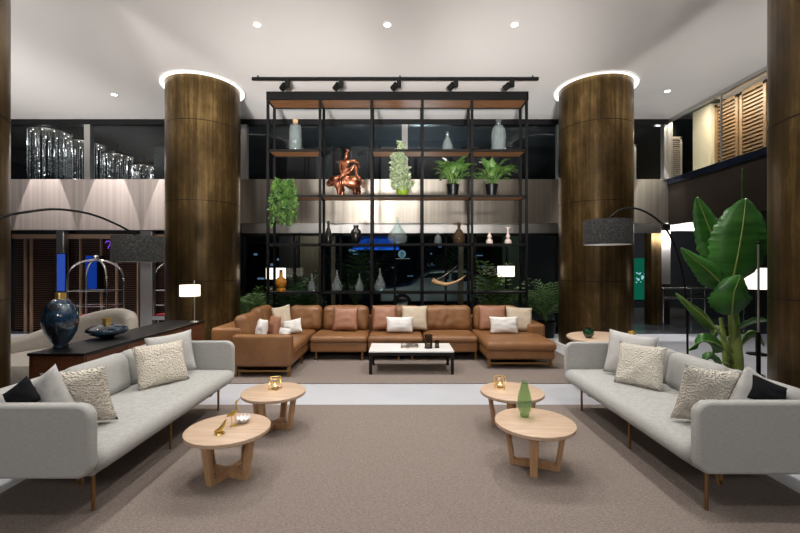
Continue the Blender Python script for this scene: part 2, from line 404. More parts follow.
louvre('louvre_door', 5.3, 5.6, 9.6, 9.68, 2.92, 4.4, M['pale_steel'], 26, 'narrow louvred panel behind dark upper glass right of the rear column', 'x')
lamp('AREA', (6.6, 8.3, 5.1), 50, (1, .9, .76), aim=(7.1, 8.3, 3.4), size=1.8, size_y=.3)
lamp('POINT', (6.55, 9.35, 3.3), 12, (1, .92, .8), size=.1)
lamp('POINT', (5.9, 9.25, 4.6), 5, (1, .95, .9))

# ground floor of the rear: glazed middle, slatted wall on the left, dark lobby on the right
f = MB()
for x in (-3.6, -2.42, -1.36, -.12, 1.05, 1.72, 2.45, 3.6): f.box(x - .025, x + .025, BACK + .3, BACK + .38, 0, 2.27)
f.box(-3.6, 3.6, BACK + .3, BACK + .38, 0, .1); f.box(-3.6, 3.6, BACK + .3, BACK + .38, 2.2, 2.27)
f = f.build('window_7', M['black_metal'], smooth=False); f['kind'] = 'structure'
MB().box(-3.6, 3.6, BACK + .33, BACK + .342, .1, 2.2).build('pane', M['glass'], f, False)
structure('wall_back_left', MB().box(-12, -3.6, BACK + .55, BACK + .7, 0, 2.6), M['night'])
structure('wall_pier', MB().box(-3.72, -3.6, BACK + .1, BACK + .7, 0, 2.6), M['black'])
t = thing('slatted_wall_screen', (-6.6, BACK + .4, 0), 'dark wooden slatted screen with copper uprights along the rear left wall', 'screen')
sl = MB()
for k in range(44): sl.box(-8.9, -3.75, BACK + .4, BACK + .43, .06 + k * .05, .068 + k * .05)
sl.build('slats', M['slat_wood'], t, False)
MB().box(-8.9, -3.75, BACK + .34, BACK + .45, 2.14, 2.24).build('header_beam', M['fin'], t, False)
for px in (25, 31, 80.5, 101, 116.5, 138): x = at(px, 250, BACK + .36).x; MB().box(x - .013, x + .013, BACK + .34, BACK + .40, 0, 2.14).build('upright', M['fin'], t, False)
for px0, px1, y0, y1, lb, mm in ((57.5, 65.5, 254, 291, 'narrow blue lit screen on the steel post at the rear left', 0), (86, 97, 256, 289, 'blue lit screen behind the luggage cart hoop', 1)):
    a, b = at(px0, y1, BACK + .15), at(px1, y0, BACK + .15)
    t = thing('display_screen', ((a.x + b.x) / 2, BACK + .15, a.z), lb, 'screen')
    MB().box(a.x - .015, b.x + .015, BACK + .142, BACK + (.178, .335)[mm], a.z - .015, b.z + .015).build('frame', M['black'], t, False)
    MB().box(a.x, b.x, BACK + .134, BACK + .142, a.z, b.z).build('display', emitter('blue_screen_%d' % mm, (58, 96, 205) if mm == 0 else (24, 66, 170), .45), t, False)
for px, w, lb in ((60.5, .17, 'steel post carrying the narrow blue screen at the rear left'), (146.5, .27, 'bright satin steel post between the slatted screen and the rear left column')):
    x = at(px, 250, BACK + .2).x
    b = bevel(MB().box(x - w / 2, x + w / 2, BACK + .18, BACK + .335, 0, 2.31).build('steel_post', M['pale_steel'], smooth=False), .01); tag(b, lb, 'post')
# purple neon squiggle
pts = [at(105 + 3.2 * math.sin(a * .9), 241 + 1.35 * a, BACK + .25) for a in [k * .35 for k in range(12)]]
pts = [at(105.5, 243, BACK + .39), at(106.5, 241.3, BACK + .39), at(109, 241.2, BACK + .39), at(110.6, 242.8, BACK + .39), at(110, 245, BACK + .39), at(108.4, 246.6, BACK + .39), at(108.2, 248.6, BACK + .39)]
t = MB().tube(pts, .012).build('neon_sign', emitter('purple_neon', (120, 60, 200), .9)); tag(t, 'small purple neon squiggle by the black drum shade', 'sign')

# right hand lower lobby
structure('wall_back_right', MB().box(3.6, 12, 12.8, 13, 0, 2.6), M['night'])
structure('trim_7', MB().box(5.6, 9.2, 10.4, 10.5, 2.42, 2.62), material('white_soffit', (238, 238, 236), .7))
lamp('AREA', (7.6, 9.6, 2.3), 35, (1, .97, .94), aim=(7.6, 10.4, 2.5), size=2, size_y=.2)
lamp('AREA', (6.0, 9.9, 2.55), 22, (.95, .97, 1), aim=(6.0, 9.9, 0), size=1.6, size_y=.5)
x = at(654, 280, 10.5).x
t = thing('metal_clad_pillar', (x, 10.5, 0), 'dark bronze clad pillar with a bright steel face in the far right lobby', 'pillar')
MB().box(x - .16, x + .10, 10.35, 10.65, 0, 2.6).build('cladding', M['bronze'], t, False)
MB().box(x + .102, x + .36, 10.4, 10.6, 1.05, 2.6).build('steel_face', M['pale_steel'], t, False)
MB().box(x + .102, x + .36, 10.42, 10.6, 0, 1.05).build('dark_face', M['dark_metal'], t, False)
t = thing('lit_green_panel', (at(639, 275, 12.6).x, 12.6, .7), 'green lit panel with pale specks beyond the rear right column', 'panel')
a, b = at(632, 300, 12.6), at(648, 258, 12.6)
MB().box(a.x, b.x, 12.72, 12.79, a.z, b.z).build('panel', emitter('green_panel', (8, 74, 56), 1), t, False)
m = MB()
for k in range(16): p = at(rnd.uniform(636, 647), rnd.uniform(272, 284), 12.71); m.ball(p, rnd.uniform(.015, .04), n=5)
m.build('specks', emitter('specks', (150, 205, 215), .7), t, kind='stuff')
for y, pxa, pxb, lb in ((10.0, 662, 706, 'chrome handrail with two bars in front of the dark far right lobby wall'), (11.2, 690, 745, 'chrome handrail half hidden behind the banana plant leaves')):
    a, b = at(pxa, 288, y), at(pxb, 288, y)
    t = thing('handrail', ((a.x + b.x) / 2, y, 0), lb, 'handrail', 'chrome handrails')
    for z in (.96, .72): MB().cyl((a.x, y, z), (b.x, y, z), .03).build('bar', M['chrome'], t)
    for xx in (a.x + .03, b.x - .03): MB().cyl((xx, y, 0), (xx, y, .98), .02).build('post', M['chrome'], t)
structure('trim_8', MB().box(6.5, 8.4, 11.9, 12.3, 0, .25), M['pale_steel'])


# columns with panel joints, base ring and a glowing cove round the top
def column(x, y, label, cove):
    t = thing('bronze_column', (x, y, 0), label, 'column', 'bronze clad columns'); t['kind'] = 'thing'
    MB().lathe([(.62, 0), (.62, CEIL - .002)], (x, y, 0), n=72).build('shaft', M['bronze'], t)
    for z in (1.25, 2.62, 3.98):
        MB().lathe([(.615, -.006), (.6225, -.006), (.6225, .006), (.615, .006)], (x, y, z), n=72, close=True).build('panel_joint', M['seam'], t)
    MB().lathe([(.61, 0), (.69, 0), (.69, .10), (.61, .10)], (x, y, 0), n=72, close=True).build('base_ring', M['white'], t)
    c = thing('cove_light', (x, y, CEIL - .03), cove, 'cove light', 'ring lights round the columns')
    MB().lathe([(.632, -.02), (.70, -.02), (.70, -.002), (.632, -.002)], (x, y, CEIL), n=72, close=True).build('diffuser', M['cove'], c)
    MB().lathe([(.7005, -.022), (.71, -.022), (.71, -.001), (.7005, -.001)], (x, y, CEIL), n=72, close=True).build('trim_ring', M['white'], c)
column(-3.585, 7.4, 'round bronze column standing left of the shelf rack', 'glowing ring round the top of the column left of the rack')
column(3.56, 7.4, 'round bronze column standing right of the shelf rack', 'glowing ring round the top of the column right of the rack')
column(-3.55, 2.80, 'bronze column cut off by the left edge of the photo', 'ring light over the column at the left edge of the photo')
column(3.555, 3.0, 'bronze column beside the banana plant, cut off by the right edge', 'ring light over the column at the right edge of the photo')

# downlights
names = {0: 'recessed downlight over the left, first of the front row', 1: 'recessed downlight over the middle of the front row', 2: 'recessed downlight over the right, last of the front row', 3: 'recessed downlight in the ceiling left of the rear left column', 4: 'recessed downlight in the ceiling right of the rear right column'}
for i, (x, y, p) in enumerate(DOWN):
    t = thing('ceiling_downlight', (x, y, CEIL - .012), names[i], 'downlight', 'recessed ceiling downlights')
    MB().lathe([(.045, -.006), (.065, -.006), (.065, 0), (.045, 0)], (x, y, CEIL - .001), close=True).build('trim_ring', M['white'], t)
    MB().lathe([(0, -.003), (.044, -.003), (.044, 0), (0, 0)], (x, y, CEIL - .001)).build('lens', M['downlight'], t)
for z0, y0, x in ((0, 0, -6.99), (0, 0, -6.5)): pass

# carpets
r = bevel(MB().box(-2.62, 2.62, -1.2, 4.36, .001, .014).build('carpet', M['rug'], smooth=False), .004); tag(r, 'large taupe carpet under the four round tables and grey sofas', 'carpet')
r = bevel(MB().box(-2.95, 2.75, 5.17, 7.75, .001, .014).build('carpet', M['rug'], smooth=False), .004); tag(r, 'taupe carpet under the brown leather sectional sofa', 'carpet')

# ---------------------------------------------------------------- the street beyond the glass
structure('street', MB().box(-14, 14, 13.0, 26, -.12, -.02), M['asphalt'])
structure('exterior_facade', MB().box(-14, 14, 25, 26, 0, 14), M['night'])
t = thing('lit_awning', tuple(at(378, 247, 16)), 'blue lit awning across the street behind the rack', 'awning')
a, b = at(352, 248, 16), at(399, 236, 16)
MB().add([(a.x, 16, a.z), (b.x, 16, a.z), (b.x - .1, 16.4, b.z), (a.x + .35, 16.4, b.z), (a.x, 16.5, a.z), (b.x, 16.5, a.z)], [(0, 1, 2, 3), (0, 4, 5, 1), (4, 3, 2, 5), (0, 3, 4), (1, 5, 2)]).build('canopy', emitter('blue_awning', (18, 60, 150), .8), t, False)
MB().box(a.x, b.x, 15.98, 16.0, a.z - .08, a.z).build('valance', emitter('blue_valance', (30, 90, 200), .8), t, False)
p = at(402, 254, 15.5); t = thing('street_sign', tuple(p), 'small round white sign with a figure 8 across the street', 'sign')
MB().cyl(p + Vector((0, -.02, 0)), p + Vector((0, .04, 0)), .15, n=28).build('disc', emitter('sign_disc', (92, 124, 140), .8), t)
ring8 = lambda cz, r: [p + Vector((r * math.cos(k * .3142), -.022, cz + r * math.sin(k * .3142))) for k in range(20)]
m = MB(); m.tube(ring8(.042, .036), .012, n=6, closed=True); m.tube(ring8(-.042, .048), .012, n=6, closed=True); m.build('numeral', M['black'], t)
MB().box(p.x - .28, p.x + .3, 15.5, 15.55, p.z - .19, p.z - .165).build('bracket', emitter('sign_bracket', (120, 130, 135), .6), t, False)
MB().cyl(p + Vector((-.2, .06, -.18)), Vector((p.x - .2, 15.56, -.02)), .03).build('post', M['black_metal'], t)
# coloured slabs filling olive and green areas behind the glass, and beige posts
def px_box(px0, px1, d, dep, z0, z1): return MB().box(at(px0, 0, d).x, at(px1, 0, d).x, d, d + dep, z0, z1)
olive = material('olive_slab', (104, 98, 82), .5, var=.15, scale=2); beige = material('beige_post', (132, 116, 92), .5)
structure('exterior_slab', px_box(279, 297, 10.3, .3, 0, 2.6), material('slate_slab', (58, 60, 60), .4)); structure('exterior_slab_olive', px_box(300, 319, 10.5, .3, 0, 2.6), olive)
structure('exterior_slab_green', px_box(505, 519, 10.4, .3, 0, 2.6), material('green_grey_slab', (72, 86, 72), .4))
for px, w in ((333, 4), (461, 5)): structure('exterior_post', px_box(px - w / 2, px + w / 2, 9.75, .1, 0, 2.6), beige)
# parked car, seen from its side
def car(x, y, label):
    t = thing('parked_car', (x, y, -.02), label, 'car')
    prof = [(-2.1, .35), (-2.1, .62), (-1.95, .78), (-1.1, .9), (-.55, 1.32), (-.2, 1.40), (.75, 1.40), (1.25, 1.2), (1.75, .98), (2.05, .9), (2.12, .6), (2.1, .35)]
    vs = []; n = len(prof)
    for yy, k in ((-.86, 1), (-.7, 1.0), (.7, 1.0), (.86, 1)):
        for a, z in prof: vs.append((x + a * (1 if abs(yy) < .8 else .985), y + yy * (1 if z < 1 else .86), z * (1 if abs(yy) < .8 else .985)))
    fs = [(r_ * n + i, r_ * n + (i + 1) % n, (r_ + 1) * n + (i + 1) % n, (r_ + 1) * n + i) for r_ in range(3) for i in range(n)] + [tuple(range(n)), tuple(range(3 * n, 4 * n))]
    bevel(MB().add(vs, fs).build('body', material('silver_car_paint', (150, 164, 168), .3, .3), t, angle=30), .03, 3)
    def pane(q, yy): return MB().add([(x + a, y + s_ * yy, z) for s_ in (1,) for a, z in q] + [(x + a, y + yy + .02 * (1 if yy < 0 else -1), z) for a, z in q], [(0, 1, 2, 3), (4, 5, 6, 7), (0, 1, 5, 4), (1, 2, 6, 5), (2, 3, 7, 6), (3, 0, 4, 7)])
    gm = material('car_window', (40, 50, 54), .08)
    for yy in (-.80, .80):
        pane([(-.92, .92), (-.5, 1.27), (.2, 1.31), (.2, .93)], yy).build('side_window', gm, t, False); pane([(.28, .93), (.28, 1.31), (.8, 1.3), (1.2, 1.08)], yy).build('side_window', gm, t, False)
        for a in (-1.35, 1.3):
            MB().lathe([(.2, -.1), (.3, -.1), (.32, -.06), (.32, .06), (.3, .1), (.2, .1)], close=True, mx=Matrix.Translation((x + a, y + yy * .98, .30)) @ Matrix.Rotation(R(90), 4, 'X')).build('wheel', M['black'], t)
            MB().lathe([(0, -.08), (.2, -.08), (.2, .08), (0, .08)], mx=Matrix.Translation((x + a, y + yy * .98, .30)) @ Matrix.Rotation(R(90), 4, 'X')).build('hubcap', M['chrome'], t)
    MB().ball((x - 2.03, y - .6, .68), .09, .14, .07, n=8).build('headlight', emitter('head_lamp', (190, 220, 235), .5), t)
car(1.42, 14.2, 'grey car parked on the night street behind the rack')
lamp('POINT', (.6, 12.4, 3.0), 190, (.75, .9, 1), size=.3)  # this and the next four: unseen lamps added to brighten car, slabs and plants
lamp('POINT', (-2.2, 9.75, 2.4), 9, (1, .9, .75), size=.1)
lamp('POINT', (2.0, 9.7, 2.4), 9, (.95, 1, .9), size=.1)
lamp('POINT', (-1.2, 11.6, 2.9), 50, (.8, .9, 1), size=.3)
lamp('POINT', (4.6, 14.5, 2.3), 25, (.8, .9, 1), size=.3)
m = MB()
for k in range(46):
    px, py = rnd.uniform(245, 560), rnd.uniform(238, 300); p = at(px, py, 24.9)
    m.box(p.x, p.x + rnd.uniform(.08, .5), 24.9, 24.98, p.z, p.z + rnd.uniform(.03, .16))
t = m.build('lit_street_windows', emitter('street_windows', (96, 130, 160), .6), smooth=False); tag(t, 'scattered small lit windows of the night street', 'windows', kind='stuff')

# chandeliers behind the upper left glass
def chandelier(px, py, d, rad, label):
    p = at(px, py, d); t = thing('crystal_chandelier', tuple(p), label, 'chandelier', 'row of crystal drum chandeliers')
    MB().lathe([(0, .0), (rad, .0), (rad, .05), (0, .05)], p, n=32).build('top_plate', M['dark_metal'], t)
    MB().cyl(p + Vector((0, 0, .04)), (p.x, p.y, 5.2), .012).build('stem', M['dark_metal'], t)
    m = MB(); N = 24
    for ring, nn in ((.95, N), (.6, 14)):
        for k in range(nn):
            a = 2 * PI * k / nn; x, y = p.x + rad * ring * math.cos(a), p.y + rad * ring * math.sin(a); z = p.z
            ln = rnd.uniform(.95, 1.45)
            m.cyl((x, y, z), (x, y, z - ln), .0025, n=4); z -= rnd.uniform(.1, .45)
            while z > p.z - ln:
                r = rnd.uniform(.010, .020); m.add([(x + r, y, z), (x - r, y, z), (x, y + r, z), (x, y - r, z), (x, y, z + r * 1.3), (x, y, z - r * 1.3)], [(0, 2, 4), (2, 1, 4), (1, 3, 4), (3, 0, 4), (2, 0, 5), (1, 2, 5), (3, 1, 5), (0, 3, 5)])
                z -= rnd.uniform(.06, .22)
    m.build('crystal_strands', material('crystal', (240, 240, 245), .1, .6), t, False, kind='stuff')
    b = MB()
    for k in range(10): b.ball(p + Vector((rad * .8 * math.cos(k * .628), rad * .8 * math.sin(k * .628), -.025)), .013, n=6)
    b.build('bulbs', emitter('chandelier_bulbs', (255, 246, 232), 3), t)
    lamp('POINT', p + Vector((0, -.1, -.25)), 8, (1, .97, .94), size=.1)
for q in ((50, 133, 10.15, .45, 'largest crystal drum chandelier, nearest the left edge of the photo'), (85, 144.5, 11.05, .45, 'crystal drum chandelier half hidden by the upper window post'), (117.5, 156.5, 12.2, .41, 'crystal drum chandelier just right of the upper window post'), (143.5, 167, 13.5, .36, 'small crystal drum chandelier beyond the window post'), (162, 175.5, 14.8, .34, 'farthest crystal chandelier, just left of the rear column')): chandelier(*q)
# wall washers over the steel band: narrow beams close to it draw the scallops
for x in (-7.85, -6.42, -5.0, 5.62): lamp('SPOT', (x, BACK - .5, 4.70), 420, (1, .95, .92), aim=(x, BACK, 2.35), angle=33, blend=.10, size=.012)

# ---------------------------------------------------------------- shelf rack
RF, RB = 7.36, 7.74                  # front and rear depth of the rack
def rx(px): return (px - 400) * RF / F
RX = [rx(v) for v in (268, 320, 371.5, 422.5, 472, 526.5)]
def rz(py): return EYE - (py - 266.5) * RF / F
t = thing('shelf_rack', ((RX[0] + RX[-1]) / 2, (RF + RB) / 2, 0), 'tall black metal display rack with walnut shelves behind the leather sofa', 'shelf rack')
TOPZ = rz(92)
for x in RX:
    for y in (RF, RB): MB().box(x - .022, x + .022, y - .022, y + .022, .0145, TOPZ - .15).build('post', M['black_metal'], t, False)
m = MB().box(RX[0] + .0, RX[-1] + .03, RF - .025, RF + .0, TOPZ - .15, TOPZ); m.box(RX[0], RX[-1] + .03, RB, RB + .025, TOPZ - .15, TOPZ)
m.box(RX[0] - .025, RX[0], RF - .025, RB + .025, TOPZ - .15, TOPZ); m.box(RX[-1], RX[-1] + .03, RF - .025, RB + .025, TOPZ - .15, TOPZ); m.build('top_frame', M['black_metal'], t, False)
MB().box(RX[0], RX[-1], RF, RB, TOPZ - .14, TOPZ - .11).build('top_board', M['shelf_wood'], t, False)
LV = {2: rz(149.5), 3: rz(195.0), 4: rz(243.5), 5: rz(292)}
def shelf(a, b, z, wood):
    if wood: MB().box(RX[a] + .022, RX[b] - .022, RF + .022, RB - .022, z - .03, z).build('shelf', M['shelf_wood'], t, False)
    else: MB().box(RX[a] + .022, RX[b] - .022, RF + .022, RB - .022, z - .012, z).build('shelf', M['black_metal'], t, False)
    m = MB()
    for y in (RF, RB): m.box(RX[a], RX[b], y - .022, y + .022, z - .035, z)
    for k in range(a, b + 1): m.box(RX[k] - .022, RX[k] + .022, RF, RB, z - .035, z)
    m.build('shelf_frame', M['black_metal'], t, False)
shelf(0, 1, LV[2], True); shelf(2, 5, LV[2], True); shelf(0, 5, LV[3], True); shelf(0, 5, LV[4], False); shelf(0, 5, LV[5], False)

# track lights over the rack
TY = 6.9
t = thing('track_light', (-.02, TY, CEIL - .1), 'black ceiling track with five spotlights above the shelf rack', 'track light')
xa, xb = at(252, 76, TY).x, at(538.5, 74, TY).x
MB().box(xa, xb, TY - .02, TY + .02, CEIL - .075, CEIL - .03).build('rail', M['black_metal'], t, False)
m = MB()
for x in (xa + .1, 0, xb - .1): m.cyl((x, TY, CEIL - .04), (x, TY, CEIL), .012)
m.build('ceiling_mount', M['black_metal'], t)
for px in (287.5, 341, 399, 456, 512):
    x = at(px, 82, TY).x
    h = MB().box(x - .035, x + .035, TY - .03, TY + .03, CEIL - .19, CEIL - .07).build('spotlight', M['black_metal'], t, False)
    a, b = Vector((x - .04, TY - .01, CEIL - .15)), Vector((x - .115, TY + .06, CEIL - .2))
    MB().cyl(a, b, .05).build('head', M['black_metal'], h)
    lamp('SPOT', b + Vector((-.02, .02, -.02)), 21, (1, .9, .76), aim=(x, RF + .2, 2.8), angle=70, blend=.8, size=.03)

# ---------------------------------------------------------------- grey sofas
def grey_sofa(s, label):
    y0, y1 = (2.285, 4.31) if s < 0 else (2.38, 4.33); xf, xb = 1.75, 2.62; z0, z1 = (.295, .715) if s < 0 else (.272, .70); AT = .07
    def X(a, b): return (min(s * a, s * b), max(s * a, s * b))
    t = thing('grey_sofa', (s * 2.2, 3.45, 0), label, 'sofa', 'pair of long grey sofas')
    def cu(xa, xc, ya, yb, za, zb, r, puff=0, mx=None, n=5, belly=0):
        a, b = X(xa, xc); return MB().cushion((a + b) / 2, (ya + yb) / 2, (za + zb) / 2, b - a, yb - ya, zb - za, r, puff, mx, n, belly)
    for ya in (y0, y1 - AT):
        # arm panel, rounded in the side view
        a = MB(); rr = .085; prof = []
        for cx, cz, q in ((xf + rr, z0 + rr, 2), (xb - rr, z0 + rr, 3), (xb - rr, z1 - rr, 0), (xf + rr, z1 - rr, 1)):
            for k in range(7): an = PI / 2 * (q + k / 6); prof.append((cx + rr * math.cos(an), cz + rr * math.sin(an)))
        n = len(prof); vs = [(s * x, y, z) for y in (ya, ya + AT) for x, z in prof]
        a.add(vs, [tuple(range(n)), tuple(range(n, 2 * n))] + [(i, (i + 1) % n, n + (i + 1) % n, n + i) for i in range(n)])
        o = a.build('arm', M['fabric'], t); bevel(o, .018, 3)
    cu(xb - .13, xb, y0 + .06, y1 - .06, .30, .705, .05).build('backrest', M['fabric'], t)
    cu(xf + .03, xb - .08, y0 + .06, y1 - .06, .275, .335, .025).build('base', M['fabric'], t)
    cu(xf - .03, xb - .13, y0 + AT - .01, y1 - AT + .01, .295, .425, .062, .018, n=8).build('seat_cushion', M['fabric'], t)
    L = (y1 - y0 - 2 * AT - .02) / 3
    for k in range(3):
        ya = y0 + AT + .01 + k * L
        mx = Matrix.Translation((s * 2.47, 0, .42)) @ Matrix.Rotation(R(s * 9), 4, 'Y') @ Matrix.Translation((-s * 2.47, 0, -.42))
        m = MB(); m.cushion(s * 2.43, ya + L / 2, .575, .17, L - .01, .33, .08, mx=mx, n=6)
        m.build('back_cushion', M['fabric'], t)
    for y in (2.47, 3.30, 4.17):
        for x in (1.87, 2.55):
            l = MB().cyl((s * x, y, .0145), (s * x, y, .29), .011, n=10).build('leg', M['brass_leg'], t)
    # bracket loops by the near front legs
    for y, dr in ((2.47, 1), (4.17, -1)):
        xx = s * 1.935; MB().tube([(xx, y, .29), (xx, y, .18), (xx + s * .008, y, .168), (xx + s * .03, y + dr * .01, .165), (s * 1.972, y + dr * .02, .168), (s * 1.985, y + dr * .03, .18), (s * 1.985, y + dr * .03, .29)], .008).build('bracket', M['brass_leg'], t)
    return t
grey_sofa(-1, 'long light grey sofa on thin brass legs in front of the dark console')
grey_sofa(1, 'long grey sofa on thin brass legs beside the banana plant')

def pillow(name, bl, br, h, thick, m, lean, label, cat='cushion', group=None, n=15, seed=0, roll=0, parent=None, droop=0):
    """cushion standing on the edge bl-br (world points), leaning back by lean degrees, towards the side left of bl->br"""
    bl, br = Vector(bl), Vector(br); u = (br - bl).normalized(); w = (br - bl).length
    back = Vector((-u.y, u.x, 0)); v = Vector((0, 0, 1)) * math.cos(R(lean)) + back * math.sin(R(lean))
    if roll: q = Matrix.Rotation(R(roll), 3, u.cross(v)); u, v = q @ u, q @ v
    nn = u.cross(v); c = (bl + br) / 2 + v * (h / 2); rr = random.Random(seed)
    vs, fs, idx = [], [], {}
    for side in (1, -1):
        for i in range(n + 1):
            for j in range(n + 1):
                a, b = -1 + 2 * i / n, -1 + 2 * j / n
                edge = i in (0, n) or j in (0, n)
                if edge and side == -1: idx[(side, i, j)] = idx[(1, i, j)]; continue
                pu = a * (1 - .07 * (1 - b * b)); pv = b * (1 - .07 * (1 - a * a))
                th = thick / 2 * (max(0, (1 - a * a) * (1 - b * b))) ** .42
                wr = noise.noise(Vector((a * 2.2 + seed, b * 2.2, side))) * thick * .10 * (0 if edge else 1)
                sag = -droop * (b + 1) * abs(a) * .25
                p = c + u * (pu * w / 2) + v * (pv * h / 2 + sag * h) + nn * (side * th + wr)
                idx[(side, i, j)] = len(vs); vs.append(p)
        for i in range(n):
            for j in range(n):
                q = [idx[(side, i, j)], idx[(side, i + 1, j)], idx[(side, i + 1, j + 1)], idx[(side, i, j + 1)]]; fs.append(tuple(q if side == 1 else q[::-1]))
    o = MB().add(vs, fs).build(name, m, parent, angle=180)
    if parent is None: tag(o, label, cat, group)
    return o
SZ = .435
G1, G2 = 'cushions on the left grey sofa', 'cushions on the right grey sofa'
# bl -> br runs so that the sofa back lies to its left
pillow('throw_pillow', (-2.22, 3.44, SZ), (-1.98, 3.82, SZ), .39, .15, M['knit'], 20, 'cream chunky knit cushion in the middle of the left grey sofa', group=G1, seed=1)
pillow('throw_pillow', (-2.36, 3.82, SZ), (-2.04, 4.08, SZ + .01), .41, .13, M['cushion_grey'], 14, 'pale grey cushion at the far arm of the left grey sofa', group=G1, seed=2, roll=5)
pillow('throw_pillow', (-1.93, 2.78, SZ), (-2.30, 2.70, SZ), .41, .14, M['knit'], 14, 'cream knit cushion leaning on the near arm of the left grey sofa', group=G1, seed=3, roll=-5)
pillow('throw_pillow', (-1.99, 2.58, SZ + .06), (-2.28, 2.54, SZ), .37, .12, M['cushion_grey'], 2, 'pale grey cushion behind the near arm of the left grey sofa', group=G1, seed=4, roll=-24)
pillow('throw_pillow', (1.96, 3.72, SZ), (2.21, 3.41, SZ), .39, .15, M['boucle'], 20, 'cream boucle cushion in the middle of the right grey sofa', group=G2, seed=5)
pillow('throw_pillow', (2.02, 4.04, SZ + .01), (2.32, 3.72, SZ), .43, .14, M['cushion_grey'], 16, 'light grey cushion at the far arm of the right grey sofa', group=G2, seed=6, roll=-3)
pillow('throw_pillow', (1.86, 2.80, SZ), (2.20, 2.74, SZ), .42, .14, M['boucle'], -16, 'cream boucle cushion leaning on the near arm of the right grey sofa', group=G2, seed=7, roll=-6)
pillow('throw_pillow', (2.04, 2.62, SZ + .05), (2.33, 2.58, SZ), .37, .12, M['cushion_grey'], -4, 'light grey cushion beside the black pouch on the right grey sofa', group=G2, seed=8, roll=-22)
pillow('fabric_pouch', (-2.13, 2.43, .67), (-2.30, 2.41, .63), .165, .10, M['charcoal'], 4, 'small charcoal cloth pouch on the near arm of the left grey sofa', 'pouch', seed=9, roll=-26)
pillow('fabric_pouch', (2.17, 2.54, .66), (2.37, 2.49, .61), .16, .12, M['charcoal'], 8, 'black cloth pouch on the near arm of the right grey sofa', 'pouch', seed=10, roll=-10)

# ---------------------------------------------------------------- leather sectional
def box_c(m, x0, x1, y0, y1, z0, z1, r=.03, puff=0, mx=None, n=5, belly=0, crease=0): return m.cushion((x0 + x1) / 2, (y0 + y1) / 2, (z0 + z1) / 2, x1 - x0, y1 - y0, z1 - z0, r, puff, mx, n, belly, crease)
t = thing('leather_sectional_sofa', (-.1, 6.7, 0), 'large brown leather corner sofa with chaise in front of the rack', 'sofa')
L_ = M['leather']
YF, YB = 6.36, 7.25
# left run towards the camera
box_c(MB(), -2.26, -1.46, 5.42, 5.58, .15, .575, .035).build('end_arm', L_, t)
box_c(MB(), -2.30, -1.47, 5.56, YB - .02, .15, .29, .03).build('left_base', L_, t)
box_c(MB(), -2.30, -1.45, 5.585, YB - .1, .27, .41, .05, .02, n=8).build('left_seat', L_, t)
box_c(MB(), -2.72, -2.28, 5.80, YB + .05, .12, .62, .05).build('left_back', L_, t)
def lean(x, y, z, ax, deg): return Matrix.Translation((x, y, z)) @ Matrix.Rotation(R(deg), 4, ax) @ Matrix.Translation((-x, -y, -z))
for ya, yb, zt in ((5.84, 6.46, .80), (6.48, 7.10, .84)): box_c(MB(), -2.36, -2.14, ya, yb, .40, zt, .09, mx=lean(-2.25, 0, .4, 'Y', -12), n=16, belly=.01, crease=.015).build('back_cushion', L_, t)
# rear run, three seats
xs = (-1.43, -.515, .375, 1.235)
for a, b in zip(xs, xs[1:]):
    box_c(MB(), a + .01, b - .01, YF + .02, YB, .145, .30, .03).build('seat_base', L_, t)
    box_c(MB(), a + .005, b - .005, YF, YB - .12, .285, .395, .05, .02, n=8).build('seat', L_, t)
box_c(MB(), -2.5, 2.0, YB - .08, YB + .06, .15, .64, .04).build('backrest', L_, t)
for a, b in ((-1.93, -1.36), (-1.34, -.54), (-.50, .36), (.40, 1.24), (1.28, 2.06)):
    box_c(MB(), a, b, YB - .31, YB - .09, .385, .825, .10, mx=lean(0, YB - .2, .4, 'X', -10), n=20, belly=.015, crease=.022).build('back_cushion', L_, t)
# chaise and right arm
box_c(MB(), 1.26, 2.25, 5.86, YB, .15, .29, .03).build('chaise_base', L_, t)
box_c(MB(), 1.245, 2.27, 5.82, YB - .12, .275, .405, .055, .025, n=8).build('chaise_seat', L_, t)
box_c(MB(), 2.08, 2.36, 6.55, YB + .04, .29, .565, .05).build('right_arm', L_, t)
for x, y in ((-1.5, 5.48), (-2.22, 5.48)): MB().box(x - .02, x + .02, y - .02, y + .02, .0145, .16).build('leg', M['brass_leg'], t, False)
MB().box(-2.22, -1.5, 5.47, 5.49, .075, .10).build('sled_rail', M['brass_leg'], t, False)
for x, y in ((-1.5, 6.2), (-1.33, YF + .08), (-.6, YF + .08), (-.02, YF + .08), (.19, YF + .08), (1.2, YF + .08)): MB().box(x - .015, x + .015, y - .015, y + .015, .0145, .16).build('leg', M['brass_leg'], t, False)
for x in (1.30, 2.20): MB().box(x - .018, x + .018, 5.90, 5.94, .0145, .16).build('leg', M['brass_leg'], t, False)
MB().box(1.30, 2.20, 5.91, 5.93, .075, .10).build('sled_rail', M['brass_leg'], t, False)
G3 = 'cushions on the leather corner sofa'
def lp(px0, px1, pyb, pyt, d, m, lb, th=.13, lean_=18, seed=0, dy=0, roll=0):
    a, b = at(px0, pyb, d), at(px1, pyb, d); b.y += dy
    a.z = b.z = .43
    pillow('throw_pillow', a, b, (pyb - pyt) * d / F / math.cos(R(lean_)) * .98, th, m, lean_, lb, group=G3, seed=seed, roll=roll)
T_, N_, W_ = M['tan_leather'], M['linen'], M['white_cotton']
lp(332, 358, 333.5, 310, 6.76, T_, 'blush tan leather cushion alone on the middle left seat of the corner sofa', seed=11)
lp(372, 397, 334, 309, 6.78, T_, 'blush tan leather cushion behind the small white one, centre of the corner sofa', seed=12)
lp(401, 428, 333, 308.5, 6.80, N_, 'natural linen cushion at the centre of the corner sofa', seed=13)
lp(386, 413.5, 335.5, 320, 6.58, W_, 'small white lumbar cushion at the centre of the corner sofa', seed=14, lean_=14)
